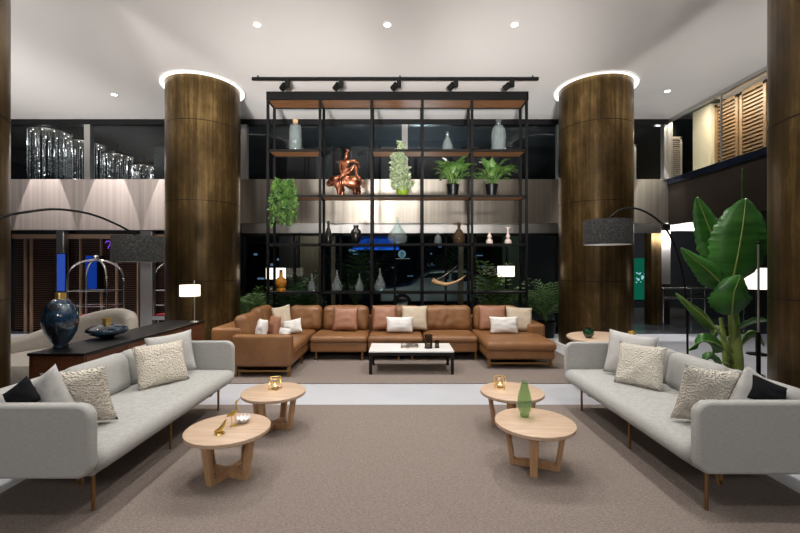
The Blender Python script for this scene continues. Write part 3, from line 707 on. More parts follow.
lp(479, 508, 334.5, 309.5, 6.80, T_, 'blush tan leather cushion on the chaise side of the corner sofa', seed=15)
lp(506, 533, 335, 310.5, 6.66, N_, 'natural linen cushion beside the right leather arm', seed=16, roll=-4)
lp(490, 519, 335.5, 318.5, 6.46, W_, 'small white lumbar cushion on the leather chaise', seed=17, lean_=14)
lp(255.5, 268, 335, 314, 5.95, W_, 'white cushion nearest the left leather end arm', seed=18, dy=-.18, lean_=12)
lp(267, 280, 335, 313, 6.15, T_, 'blush tan leather cushion between two pale ones in the sofa corner', seed=19, dy=-.18, lean_=14)
lp(274, 293, 334, 309, 6.74, N_, 'linen cushion propped in the corner of the leather sofa', seed=20, roll=12)
lp(284, 303, 335.5, 321, 6.42, W_, 'white lumbar cushion tilted up in the sofa corner', seed=21, roll=12, lean_=16)
lp(274.5, 289, 336.5, 328, 6.1, W_, 'white lumbar cushion lying low in the sofa corner', seed=22, roll=-8, lean_=40)

# ---------------------------------------------------------------- tables
CT = .352
def round_table(x, y, rot, label):
    t = thing('round_coffee_table', (x, y, .014), label, 'coffee table', 'four round oak coffee tables')
    MB().lathe([(.281, -.032), (.288, -.026), (.288, -.004), (.282, 0)], (x, y, CT), n=64).build('table_top', M['wood_top'], t)
    for k in range(4):
        mx = Matrix.Translation((x, y, 0)) @ Matrix.Rotation(R(rot + 90 * k), 4, 'Z'); w = .027
        vs = []
        for z, r in ((.0141, .150), (CT - .031, .198)):
            vs += [(r - .012, -w, z), (r + .024, -w, z), (r + .024, w, z), (r - .012, w, z)]
        l = MB().add(vs, [(3, 2, 1, 0), (4, 5, 6, 7), (0, 1, 5, 4), (1, 2, 6, 5), (2, 3, 7, 6), (3, 0, 4, 7)], mx).build('leg', M['oak_leg'], t, False); bevel(l, .004)
    m = MB()
    for k in range(2): m.box(-.155, .155, -.024, .024, .0145 + .0005 * k, .055 - .0005 * k, Matrix.Translation((x, y, 0)) @ Matrix.Rotation(R(rot + 90 * k), 4, 'Z'))
    m.build('cross_base', M['oak_leg'], t, False)
    return t
round_table(-1.225, 2.89, -22, 'round oak coffee table at front left carrying the gold birds')
round_table(-1.165, 3.74, -14, 'round oak coffee table behind left with a gold wire candle holder')
round_table(1.035, 3.75, -20, 'round oak coffee table behind right with a gold wire candle holder')
round_table(1.00, 3.01, -20, 'round oak coffee table at front right carrying the green vase')

t = thing('marble_coffee_table', (.155, 5.86, .014), 'low rectangular table with white marble top and black legs', 'coffee table')
x0, x1, y0, y1 = -.43, .745, 5.56, 6.14
bevel(MB().box(x0, x1, y0, y1, .318, .338).build('marble_top', M['marble'], t, False), .003)
m = MB(); m.box(x0 + .01, x1 - .01, y0 + .008, y0 + .03, .275, .319); m.box(x0 + .01, x1 - .01, y1 - .03, y1 - .008, .275, .319); m.box(x0 + .008, x0 + .03, y0 + .01, y1 - .01, .275, .319); m.box(x1 - .03, x1 - .008, y0 + .01, y1 - .01, .275, .319)
m.build('apron', M['black'], t, False)
for x in (x0 + .005, x1 - .045):
    for y in (y0 + .004, y1 - .044): MB().box(x, x + .04, y, y + .04, .0145, .319).build('leg', M['black'], t, False)
# on it: a wrapped box book and two lanterns
t = thing('decorative_box', tuple(at(409.5, 346.5, 5.85)) , 'flat patterned box lying on the white marble table', 'box'); t.location.z = .338; ORIG[t].z = .338
p = Vector((at(409.5, 346, 5.85).x, 5.85, .338))
bevel(MB().box(p.x - .125, p.x + .125, p.y - .09, p.y + .09, .338, .375).build('lid_and_sides', material('box_print', (70, 64, 60), .6, rgb2=(190, 180, 170), scale=9, stretch=(1, 1, 5), sharp=(.45, .55)), t, False), .004)
MB().box(p.x - .1255, p.x + .1255, p.y - .0905, p.y + .0905, .352, .358).build('band', M['linen'], t, False)
def lantern(px, r, h, y, label):
    x = at(px, 345, y).x; t = thing('glass_lantern', (x, y, .338), label, 'lantern', 'smoky glass lanterns on the marble table')
    MB().lathe([(r, .004), (r, h), (r - .005, h), (r - .005, .008)], (x, y, .338), n=28, close=True).build('glass_cylinder', glass('smoke_glass', (.55, .50, .46), 1.5, .5), t)
    MB().lathe([(0, 0), (r + .003, 0), (r + .003, .01), (0, .01)], (x, y, .338)).build('base', M['black_metal'], t)
    MB().lathe([(r - .002, -.004), (r + .004, -.004), (r + .004, .006), (r - .002, .006)], (x, y, .338 + h), n=28, close=True).build('rim', M['black_metal'], t)
    MB().lathe([(0, 0), (r * .55, 0), (r * .55, h * .3), (0, h * .3)], (x, y, .3481)).build('candle', M['white'], t)
lantern(428.5, .056, .18, 5.78, 'taller smoky glass lantern on the white marble table')
lantern(437, .032, .095, 5.80, 'shorter smoky glass lantern on the white marble table')

# gold birds, shell bowl, candle cages, green vase
def crane(px, d, label, bent):
    p = at(px, 430, d); x, y = p.x, d; t = thing('gold_bird_figurine', (x, y, CT), label, 'figurine', 'two gold birds'); g = M['gold']; z = CT
    if not bent:
        body = [((x - .05, y, z + .065), .004), ((x - .03, y, z + .078), .014), ((x, y, z + .09), .020), ((x + .018, y, z + .105), .014), ((x + .022, y, z + .13), .007), ((x + .016, y, z + .155), .006), ((x + .020, y, z + .172), .010), ((x + .036, y, z + .185), .004), ((x + .046, y, z + .2), .002)]
        skin('body', [(None, body)], g, t)
        for dx in (-.008, .01): MB().tube([(x + dx, y - .008 + dx, z + .08), (x + dx + .004, y - .008 + dx, z + .045), (x + dx, y - .008 + dx, z + .001)], .0032).build('leg', g, t)
        MB().lathe([(0, 0), (.028, 0), (.026, .004), (0, .004)], (x, y, z)).build('base', g, t)
    else:
        body = [((x - .042, y - .01, z + .014), .004), ((x - .028, y - .01, z + .02), .012), ((x, y, z + .03), .019), ((x + .02, y, z + .06), .014), ((x + .032, y, z + .085), .007), ((x + .04, y, z + .10), .004)]
        skin('body', [(None, body)], g, t)
        MB().lathe([(0, 0), (.035, 0), (.03, .01), (0, .013)], (x - .005, y, z)).build('base', g, t)
crane(233.5, 2.92, 'standing gold long-necked bird on the front left table', False)
crane(220.5, 2.78, 'low gold bird stooping beside the standing gold bird', True)
p = at(243.5, 421, 2.98); x, y = p.x, 2.98
t = thing('white_shell_bowl', (x, y, CT), 'small white petalled shell bowl beside the gold birds', 'bowl')
MB().lathe([(0, 0), (.018, 0), (.03, .012), (.026, .014), (0, .008)], (x, y, CT), n=20).build('bowl', M['white'], t)
for k in range(11):
    a = 2 * PI * k / 11; u = Vector((math.cos(a), math.sin(a), 0)); c = Vector((x, y, CT))
    MB().blade([c + u * .018 + Vector((0, 0, .008)), c + u * .035 + Vector((0, 0, .016)), c + u * .05 + Vector((0, 0, .030)), c + u * .056 + Vector((0, 0, .045))], [.008, .014, .012, .003], (-u.y, u.x, 0), .3).build('petal', M['white'], t)
def candle_cage(px, d, label):
    x = at(px, 385, d).x; y = d; t = thing('wire_candle_holder', (x, y, CT), label, 'candle holder', 'gold wire candle holders'); w, h = .062, .105
    m = MB(); pts = lambda z, r, o: [Vector((x + r * math.cos(PI / 2 * k + o), y + r * math.sin(PI / 2 * k + o), CT + z)) for k in range(4)]
    a, b = pts(.003, w, .5), pts(h, w, 1.0)
    for r in (a, b): m.tube(r, .0028, n=6, closed=True)
    for k in range(4): m.tube([a[k], b[k]], .0028, n=6); m.tube([a[(k + 1) % 4], b[k]], .0028, n=6)
    m.build('wire_frame', M['gold'], t)
    MB().lathe([(.0, .0), (.03, 0), (.032, .05), (.029, .05), (.027, .006), (0, .006)], (x, y, CT), n=20).build('glass_cup', glass('cup_glass_' , (.95, .9, .8), 1.5, .4), t)
    MB().lathe([(0, .0), (.024, 0), (.024, .022), (0, .022)], (x, y, CT + .007), n=16).build('candle', M['white'], t)
    MB().lathe([(0, 0), (.005, .008), (.003, .018), (0, .026)], (x, y, CT + .030), n=10).build('flame', emitter('flame', (255, 190, 90), 9), t)
    lamp('POINT', (x, y, CT + .06), .16, (1, .7, .36), size=.012)
candle_cage(275, 3.80, 'gold wire candle holder lit on the rear left round table')
candle_cage(500, 3.84, 'gold wire candle holder lit on the rear right round table')
x = at(524.5, 415, 3.10).x; y = 3.10
t = thing('green_glass_vase', (x, y, CT), 'tall ribbed green glass vase on the front right table', 'vase')
prof = [(.0, .002), (.030, .0), (.034, .012), (.036, .03), (.047, .055), (.057, .085)]
for k in range(14): z = .095 + k * .0105; prof.append((.058 - .0017 * k - max(0, k - 8) * .0018 + (.0026 if k % 2 else -.0022), z))
prof += [(.027, .245), (.026, .262), (.029, .272), (.025, .272), (.022, .25), (.03, .22), (.05, .10), (.04, .05), (0, .035)]
MB().lathe(prof, (x, y, CT), n=40).build('vessel', M['green_glass'], t, angle=180)
MB().lathe([(0, .001), (.029, .001), (.033, .02), (.028, .028), (0, .03)], (x, y, CT + .003), n=24).build('thick_foot', glass('foot_glass', (.8, .92, .84), 1.5, .7), t)

# side table behind the right sofa
x, y = 2.50, 4.90
t = thing('round_side_table', (x, y, 0), 'round wooden side table behind the far arm of the right grey sofa', 'side table')
MB().lathe([(.44, -.03), (.45, -.02), (.45, -.004), (.445, 0)], (x, y, .645), n=48).build('table_top', M['wood_top'], t)
MB().cyl((x, y, .02), (x, y, .618), .035).build('pedestal', M['oak_leg'], t); MB().lathe([(0, 0), (.24, 0), (.23, .02), (0, .025)], (x, y, 0), n=36).build('base', M['oak_leg'], t)
x = at(588.5, 335, 4.84).x; t = thing('green_faceted_tealight', (x, 4.84, .645), 'dark green faceted glass tealight on the round side table', 'candle holder')
m = MB(); m.ball((x, 4.84, .705), .062, .062, .062, n=9); m.build('glass_globe', material('dark_green_glass', (12, 58, 34), .1, coat=1), t, False); MB().lathe([(.024, 0), (.036, 0), (.036, .01), (.024, .01)], (x, 4.84, .758), n=20, close=True).build('rim', M['vase_black'], t)
MB().lathe([(0, 0), (.03, 0), (.03, .012), (0, .012)], (x, 4.84, .645), n=20).build('foot', M['vase_black'], t)
x = at(637, 332, 4.95).x; t = thing('gold_candle_cup', (x - .1, 4.88, .645), 'small gold cup candle at the right end of the wooden side table', 'candle holder'); x -= .1
MB().lathe([(0, 0), (.03, 0), (.042, .05), (.038, .075), (.034, .075), (.036, .05), (0, .01)], (x, 4.88, .645), n=20).build('cup', M['gold'], t)
MB().lathe([(0, 0), (.03, 0), (.03, .03), (0, .03)], (x, 4.88, .656), n=16).build('candle', M['white'], t)

# ---------------------------------------------------------------- console, its vases and lamp
CX0, CX1, CY0, CY1, CZ = -3.17, -2.70, 3.46, 5.58, .76
t = thing('console_cabinet', ((CX0 + CX1) / 2, (CY0 + CY1) / 2, 0), 'long dark wood console with a black top behind the left sofa', 'console')
bevel(MB().box(CX0 - .01, CX1 + .01, CY0 - .01, CY1 + .01, CZ - .025, CZ).build('top', M['black'], t, False), .003)
MB().box(CX0, CX1, CY0, CY1, .06, CZ - .025).build('body', M['dark_wood'], t, False)
for k in range(4):
    ya = CY0 + .02 + k * (CY1 - CY0 - .04) / 4; yb = ya + (CY1 - CY0 - .04) / 4 - .012
    d_ = MB().box(CX1 - .002, CX1 + .006, ya, yb, .08, CZ - .04).build('door', M['dark_wood'], t, False)
MB().box(CX0 + .03, CX1 - .03, CY0 + .03, CY1 - .03, 0, .06).build('plinth', M['black'], t, False)
M['blue_vase'] = material('deep_blue_glass', (10, 24, 40), .04, 0, rgb2=(52, 92, 122), scale=3.4, stretch=(1, 1, 2.2), detail=5, coat=1, spec=.7, sharp=(.45, .75))
def blue_vase(px, d, prof, neck, label, rot=0):
    x = at(px, 340, d).x; t = thing('blue_glass_vase', (x, d, CZ), label, 'vase', 'two blue glass vases with gold necks')
    MB().lathe(prof, (x, d, CZ), n=48).build('vessel', M['blue_vase'], t, angle=180)
    z = prof[-1][1]; r, h = neck
    MB().lathe([(r, 0), (r, h), (r - .006, h), (r - .006, 0)], (x, d, CZ + z - .005), n=32, close=True).build('gold_neck', M['gold'], t)
blue_vase(60.5, 3.70, [(0, 0), (.05, 0), (.065, .012), (.052, .03), (.085, .07), (.122, .15), (.138, .23), (.132, .31), (.104, .39), (.068, .43), (.05, .445)], (.042, .06), 'tall oval blue glass vase with gold neck on the console')
blue_vase(107, 4.22, [(0, 0), (.06, 0), (.07, .012), (.10, .022), (.165, .045), (.192, .072), (.178, .098), (.13, .125), (.06, .14), (.045, .145)], (.042, .065), 'flat saucer-shaped blue glass vase with gold neck on the console')
x, y = at(194.5, 320, 5.40).x, 5.40
t = thing('table_lamp', (x, y, CZ), 'small white table lamp at the far end of the console', 'lamp')
MB().lathe([(0, 0), (.055, 0), (.05, .012), (0, .016)], (x, y, CZ), n=24).build('base', M['pale_steel'], t)
MB().cyl((x, y, CZ + .01), (x, y, CZ + .56), .007).build('stem', M['pale_steel'], t)
sx = x - .06
MB().lathe([(.125, 0), (.125, .15), (.122, .15), (.122, 0)], (sx, y, CZ + .345), n=36, close=True).build('lamp_shade', M['shade_lit'], t)
MB().cyl((x, y, CZ + .40), (sx, y, CZ + .40), .005).build('shade_arm', M['pale_steel'], t)
lamp('POINT', (sx, y, CZ + .42), 7, (1, .84, .62), size=.05)

# curved tub sofa behind the console
t = thing('curved_tub_sofa', (-4.3, 5.6, 0), 'stone grey curved-back sofa behind the dark console', 'sofa')
vs, fs, N, K = [], [], 26, 12
for i in range(N + 1):
    u = i / N; an = R(200 - 175 * u); cx, cy = -4.20 + .70 * math.cos(an), 5.05 + .72 * math.sin(an)
    zt = .60 + .31 * math.sin(PI * min(1, max(0, (u - .18) / .82)) * .72) ** 1.4
    ox, oy = math.cos(an), math.sin(an)
    for k in range(K):
        b = 2 * PI * k / K; e = abs(math.cos(b)) ** .5 * (1 if math.cos(b) > 0 else -1); f_ = abs(math.sin(b)) ** .5 * (1 if math.sin(b) > 0 else -1)
        vs.append((cx + ox * e * .09, cy + oy * e * .09, (zt + .12) / 2 + f_ * (zt - .12) / 2))
for i in range(N): fs += [(i * K + k, i * K + (k + 1) % K, (i + 1) * K + (k + 1) % K, (i + 1) * K + k) for k in range(K)]
fs += [tuple(range(K)), tuple(range(N * K, N * K + K))]
MB().add(vs, fs).build('curved_back', M['grey_tub'], t, angle=180)
MB().lathe([(.0, .12), (.80, .12), (.86, .18), (.86, .34), (.80, .42), (0, .44)], (0, 0, 0), n=40, mx=Matrix.Translation((-4.2, 4.98, 0)) @ Matrix.Diagonal((.76, .76, 1, 1))).build('seat', M['grey_tub'], t)
for a, b in ((-4.8, 4.7), (-3.6, 4.7), (-4.7, 5.4), (-3.7, 5.4)): MB().cyl((a, b, 0), (a, b, .14), .02).build('leg', M['black'], t)

# luggage carts
def cart(px, d, label):
    p = at(px, 300, d); x, y = p.x, d; t = thing('luggage_cart', (x, y, 0), label, 'luggage cart', 'chrome hotel luggage carts'); W_, D_ = .42, .28
    MB().box(x - W_, x + W_, y - D_, y + D_, .42, .5).build('platform', M['chrome'], t, False); MB().box(x - W_ + .03, x + W_ - .03, y - D_ + .03, y + D_ - .03, .5, .525).build('carpet', M['red'], t, False)
    top = Vector((x, y, 1.64))
    for sx in (-1, 1):
        for sy in (-1, 1):
            pts = [Vector((x + sx * (W_ - .03), y + sy * (D_ - .03), .5)), Vector((x + sx * (W_ - .03), y + sy * (D_ - .03), 1.18)), Vector((x + sx * (W_ - .04), y + sy * (D_ - .04), 1.30))]
            for k in range(1, 9): a = PI / 2 * k / 8; pts.append(Vector((x + sx * (W_ - .04) * math.cos(a), y + sy * (D_ - .04) * math.cos(a), 1.30 + .33 * math.sin(a))))
            MB().tube(pts, .02, n=10).build('hoop', M['chrome'], t)
            MB().cyl((x + sx * (W_ - .1), y + sy * (D_ - .06), 0.06), (x + sx * (W_ - .1), y + sy * (D_ - .06), .42), .015).build('caster_stem', M['chrome'], t)
            MB().lathe([(0, -.02), (.08, -.02), (.08, .02), (0, .02)], mx=Matrix.Translation((x + sx * (W_ - .1), y + sy * (D_ - .06), .081)) @ Matrix.Rotation(R(90), 4, 'X')).build('wheel', M['black'], t)
    m = MB()
    for z in (.72, 1.02):
        for sy in (-1, 1): m.cyl((x - W_ + .03, y + sy * (D_ - .03), z), (x + W_ - .03, y + sy * (D_ - .03), z), .009)
        for sx in (-1, 1): m.cyl((x + sx * (W_ - .03), y - D_ + .03, z), (x + sx * (W_ - .03), y + D_ - .03, z), .009)
    m.build('rails', M['chrome'], t)
    MB().ball((x, y, 1.68), .055, .055, .055).build('finial', M['chrome'], t)
    return t
cart(96, 8.1, 'chrome hooped luggage cart in front of the slatted rear left wall')
cart(180, 8.45, 'chrome luggage cart mostly hidden by the rear left column')

# ---------------------------------------------------------------- arc lamps and floor lamps
def drum(t, p, r, h, z_arm):
    MB().lathe([(r, -h), (r, 0), (r - .004, 0), (r - .004, -h)], p, n=48, close=True).build('lamp_shade', M['shade_black'], t)
    MB().lathe([(r - .0045, -h + .002), (r - .0045, -.002), (r - .007, -.002), (r - .007, -h + .002)], p, n=48, close=True).build('shade_lining', M['shade_liner'], t)
    MB().lathe([(0, -.004), (r - .008, -.004), (r - .008, -.001), (0, -.001)], p, n=48).build('top_disc', M['shade_black'], t)
def arc(ctrl, n=40):
    P_ = [Vector(c) for c in ctrl]; out = []
    for i in range(len(P_) - 1):
        p0, p1, p2, p3 = P_[max(i - 1, 0)], P_[i], P_[i + 1], P_[min(i + 2, len(P_) - 1)]
        for k in range(10): u = k / 10; out.append(.5 * ((2 * p1) + (p2 - p0) * u + (2 * p0 - 5 * p1 + 4 * p2 - p3) * u * u + (3 * p1 - p0 - 3 * p2 + p3) * u ** 3))
    return out + [P_[-1]]
c = at(138.5, 236.5, 4.2)
t = thing('arc_floor_lamp', (-2.82, 2.42, 0), 'arching floor lamp with black drum shade over the left sofa', 'floor lamp', 'pair of black arc lamps')
MB().lathe([(0, 0), (.14, 0), (.135, .03), (0, .034)], (-2.82, 2.42, 0), n=36).build('base', M['black'], t)
pts = arc([(-2.82, 2.42, .03), (-2.82, 2.44, .9), (-2.82, 2.50, 1.4), (-2.82, 2.64, 1.72), at(0, 217.5, 2.86), at(30, 211.5, 3.08), at(58, 209.3, 3.35), at(90, 214, 3.7), at(117, 224.5, 3.98), c + Vector((0, 0, .0))])
MB().tube(pts, .010, n=10).build('arched_stem', M['black_metal'], t)
drum(t, c, .238, .265, 0)
MB().cyl(c, c + Vector((0, 0, -.14)), .02).build('lamp_holder', M['black'], t)
c = at(607.5, 220.5, 4.5)
t = thing('arc_floor_lamp', (3.10, 4.40, 0), 'arching floor lamp with black drum shade over the right sofa', 'floor lamp', 'pair of black arc lamps')
MB().lathe([(0, 0), (.14, 0), (.135, .03), (0, .034)], (3.12, 4.40, 0), n=36).build('base', M['black'], t)
pts = arc([(3.12, 4.40, .03), at(687.5, 345, 4.4), at(686, 300, 4.4), at(680, 262, 4.4), at(668, 232, 4.4), at(654, 217, 4.42), at(636, 208.5, 4.45), at(620, 210, 4.48), c])
MB().tube(pts, .011, n=10).build('arched_stem', M['black_metal'], t)
drum(t, c, .25, .27, 0)
MB().cyl(c, c + Vector((0, 0, -.14)), .02).build('lamp_holder', M['black'], t)

def floor_lamp(px, py0, py1, d, w, lb, dark=True):
    a = at(px, py0, d); b = at(px, py1, d); r = w * d / F / 2
    t = thing('floor_lamp', (a.x, d, 0), lb, 'floor lamp', 'white-shaded floor lamps behind the lounge')
    MB().lathe([(r, 0), (r, a.z - b.z), (r - .004, a.z - b.z), (r - .004, 0)], (a.x, d, b.z), n=36, close=True).build('lamp_shade', M['shade_lit'], t)
    MB().cyl((a.x, d, .01), (a.x, d, a.z - .02), .022 if dark else .012).build('stem', M['black'] if dark else M['brass_leg'], t)
    MB().lathe([(0, 0), (.15, 0), (.145, .02), (0, .025)], (a.x, d, 0), n=30).build('base', M['black'], t)
    m = MB()
    for k in range(3): m.cyl((a.x, d, a.z - .03), (a.x + (r - .003) * math.cos(k * 2.09), d + (r - .003) * math.sin(k * 2.09), a.z - .03), .004)
    m.build('shade_spider', M['black'], t)
    lamp('POINT', (a.x, d, (a.z + b.z) / 2), 4, (1, .86, .66), size=.05)
floor_lamp(506, 266, 276.5, 8.5, 16.5, 'white-shaded floor lamp on a dark stem behind the right end of the rack')
floor_lamp(276, 268, 279, 8.5, 19, 'white-shaded floor lamp behind the left end of the rack')
floor_lamp(757, 268, 289, 6.9, 24, 'white-shaded floor lamp behind the big banana plant')
x, y = at(758.5, 300, 3.95).x, 3.95
t = thing('slim_metal_stand', (x, y, 0), 'slim dark metal pole standing beside the banana plant trunk', 'stand')
MB().cyl((x, y, 0.02), (x, y, .86), .018).build('lower_sleeve', M['black'], t); MB().cyl((x, y, .85), (x, y, 1.72), .010).build('upper_rod', M['pale_steel'], t)
MB().lathe([(0, 0), (.13, 0), (.125, .02), (0, .026)], (x, y, 0), n=30).build('base', M['black'], t)
MB().ball((x, y, 1.73), .016).build('tip', M['black'], t)

# ---------------------------------------------------------------- things on the rack
YM = (RF + RB) / 2
def spot(px, lv, d=None): d = d or YM; return Vector(((px - 400) * d / F, d, LV[lv] + .0005))
def vessel(name, px, lv, prof, m, label, cat='bottle', group=None, n=28, extra=None, d=None, scale=1):
    p = spot(px, lv, d); t = thing(name, tuple(p), label, cat, group)
    MB().lathe([(r * scale, z * scale) for r, z in prof], p, n=n).build('vessel', m, t, angle=60)
    for nm, pr, mm in extra or (): MB().lathe([(r * scale, z * scale) for r, z in pr], p, n=n).build(nm, mm, t, angle=60)
    return t
GB = 'glass vessels on the rack'
def hollow(prof, th=.006): return prof + [(max(r - th, .001), z) for r, z in prof[::-1] if z > th * 1.5] + [(0, th * 1.6)]
vessel('cork_bottle', 295.5, 2, hollow([(0, 0), (.10, 0), (.115, .02), (.115, .44), (.10, .50), (.05, .535), (.045, .56)]), M['clear'], 'clear textured glass bottle with cork on the top left shelf', group=GB, extra=[('cork', [(0, .54), (.038, .54), (.052, .61), (0, .615)], M['cork'])], d=YM + .02)
vessel('glass_decanter', 447.5, 2, hollow([(0, 0), (.10, 0), (.105, .02), (.10, .12), (.055, .24), (.028, .29), (.028, .34), (.034, .36)]), M['clear'], 'short pointed clear decanter on the upper shelf above the potted lily', group=GB, extra=[('stopper', [(0, .35), (.025, .36), (.02, .39), (0, .40)], M['clear'])])
vessel('glass_bell_jar', 498.5, 2, hollow([(0, 0), (.135, 0), (.14, .02), (.13, .14), (.14, .26), (.13, .40), (.09, .48), (.045, .52), (.04, .56)]), M['clear'], 'large clear glass jar with knob on the top right shelf', group=GB, extra=[('knob', [(0, .56), (.045, .565), (.06, .59), (.045, .625), (0, .635)], M['clear'])])
vessel('dark_bottle', 328.5, 4, [(0, 0), (.05, 0), (.065, .02), (.065, .16), (.05, .24), (.022, .31), (.02, .42), (.026, .43), (0, .43)], M['vase_black'], 'tall dark bottle on the fourth shelf below the bronze sculpture')
vessel('dark_vase', 356, 4, [(0, 0), (.04, 0), (.075, .06), (.105, .17), (.09, .25), (.045, .295), (.05, .33), (.058, .345), (.035, .345), (.03, .29), (0, .25)], M['vase_black'], 'round dark vase with flared lip on the fourth shelf', 'vase')
vessel('onion_decanter', 397.5, 4, hollow([(0, 0), (.12, 0), (.175, .06), (.185, .13), (.15, .21), (.085, .29), (.035, .37), (.018, .44), (.020, .50)]), M['clear'], 'large onion-shaped clear glass decanter on the fourth shelf', group=GB)
vessel('glass_vase', 438, 4, hollow([(0, 0), (.06, 0), (.07, .02), (.068, .10), (.05, .15), (.02, .18), (.018, .22)]), M['clear'], 'small squat clear glass vase left of the brown decanter', 'vase', group=GB)
vessel('brown_decanter', 459, 4, hollow([(0, 0), (.10, 0), (.115, .03), (.11, .16), (.06, .25), (.03, .29), (.032, .36)]), M['brown_glass'], 'brown glass decanter with stopper on the fourth shelf', extra=[('stopper', [(0, .35), (.03, .36), (.035, .40), (0, .42)], M['brown_glass'])])
for px, h, lb in ((489.5, .20, 'shorter pale pink candlestick with two rounded bulbs'), (508, .23, 'taller pale pink candlestick with a flared cup')):
    prof = [(0, 0), (.062, 0), (.065, .05), (.05, .08), (.022, .10), (.04, .13), (.035, .165), (.018, .19)] + ([(.022, .22), (.0, .22)] if h < .21 else [(.016, .26), (.05, .30), (.052, .31), (0, .305)])
    vessel('candlestick', px, 4, prof, M['pink'], lb, 'candlestick', 'pale pink candlesticks')
vessel('amber_bottle', 281, 5, [(0, 0), (.085, 0), (.09, .03), (.075, .07), (.10, .10), (.105, .19), (.085, .23), (.035, .27), (.03, .36), (.036, .37), (0, .37)], M['amber'], 'amber gold bottle on the lowest shelf in front of the lamp', extra=[('cap', [(0, .37), (.03, .371), (.03, .40), (0, .402)], M['vase_black'])])
for px, s_, lb in ((312, .9, 'clear teardrop bottle beside the dark green plant'), (337, 1.15, 'tall clear long-necked bottle on the lowest shelf near the dark post'), (359.5, .95, 'clear teardrop bottle in front of the palm'), (380, 1.25, 'tallest clear long-necked bottle at the middle of the lowest shelf')):
    vessel('teardrop_bottle', px, 5, hollow([(0, 0), (.06, 0), (.085, .03), (.085, .09), (.05, .18), (.02, .26), (.016, .33), (.022, .345)], .005), M['clear'], lb, group=GB, scale=s_)
# horn on its stand
p = spot(446, 5); t = thing('mounted_horn', tuple(p), 'curved pale horn with a black end on the lowest shelf', 'horn')
ctrl = [at(432, 280.5, YM), at(438, 283, YM), at(446, 284.3, YM), at(454, 282.6, YM), at(460.5, 279.3, YM), at(466, 275, YM)]
pts = arc(ctrl); n_ = len(pts)
MB().tube(pts, .03, n=12, rs=[.052 * (1 - .93 * (k / (n_ - 1)) ** 1.2) for k in range(n_)]).build('horn', M['horn'], t)
q = [at(436, 281, YM + .04), at(444, 276.5, YM + .05), at(452, 270.5, YM + .06), at(459, 264, YM + .06)]; q = arc(q)
MB().tube(q, .03, n=12, rs=[.045 * (1 - .85 * k / (len(q) - 1)) for k in range(len(q))]).build('dark_horn', M['vase_black'], t)
MB().cyl((ctrl[2].x, YM, p.z), (ctrl[2].x, YM, ctrl[2].z - .03), .012).build('stand', M['chrome'], t); MB().lathe([(0, 0), (.06, 0), (.055, .012), (0, .014)], (ctrl[2].x, YM, p.z)).build('foot', M['black_metal'], t)

# bronze sculpture: a seated figure riding a heavy animal
p = spot(345, 3); t = thing('bronze_rider_sculpture', tuple(p), 'bronze sculpture of a figure riding a heavy animal on the rack', 'sculpture')
g = M['copper']
def q3(px, py, dy=0): v = at(px, py, YM); v.y += dy; return v
base = p.z
animal = [(None, [(q3(361, 181), 0.104), (q3(353, 180.5), 0.128), (q3(345, 180.5), 0.122), (q3(338, 180), 0.128), (q3(333, 181), 0.091), (q3(329.5, 183.5), 0.067), (q3(326.5, 185.5), 0.043)])]
for i0, px, dy in ((1, 358, .07), (1, 355.5, -.07), (3, 341.5, .07), (3, 339.5, -.07)):
    a = Vector((q3(px, 186).x, YM + dy, 0)); animal.append((i0, [(Vector((a.x, a.y, base + .13)), 0.055), (Vector((a.x + .005, a.y, base + .06)), 0.039), (Vector((a.x, a.y, base + .025)), 0.044)]))
skin('animal', animal, g, t, 2)
for dy in (-.05, .05): MB().tube(arc([q3(330.5, 181, dy), q3(331.5, 178.5, dy * 1.8), q3(335, 177.5, dy * 2.2)]), .01, rs=[.016 - .0004 * k for k in range(21)]).build('ear', g, t)
MB().tube(arc([q3(361.5, 180), q3(364.5, 183), q3(364, 188)]), 0.012).build('tail', g, t)
rider = [(None, [(q3(346, 174.5), 0.079), (q3(345.3, 169.5), 0.062), (q3(344.8, 164.5), 0.072), (q3(345, 161), 0.054), (q3(346, 158.6), 0.026), (q3(346.8, 155.4), 0.050), (q3(346.8, 152.6), 0.043)])]
rider.append((0, [(q3(351, 172, -.06), 0.054), (q3(355.5, 166.5, -.09), 0.043), (q3(357, 172, -.10), 0.034), (q3(357.5, 177.5, -.11), 0.026), (q3(360, 178.6, -.13), 0.019)]))
rider.append((0, [(q3(343.5, 176.5, -.08), 0.054), (q3(341, 180, -.13), 0.041), (q3(341.5, 185, -.12), 0.029), (q3(340, 188, -.13), 0.019)]))
rider.append((2, [(q3(349, 161.5, -.03), 0.034), (q3(354.5, 162, -.06), 0.026), (q3(359.5, 164.5, -.07), 0.022), (q3(359.5, 169.5, -.09), 0.016)]))
rider.append((2, [(q3(341, 161.8, -.03), 0.034), (q3(340.5, 167, -.05), 0.026), (q3(341.5, 172.5, -.09), 0.020), (q3(343, 175, -.11), 0.016)]))
skin('rider', rider, g, t, 2)
MB().ball(q3(347.3, 150.4, .01), .032, .032, .028).build('hair_knot', g, t)
m = MB(); m.box(q3(333, 0).x, q3(364, 0).x, YM - .11, YM + .11, base, base + .022); m.build('plinth', g, t, False)

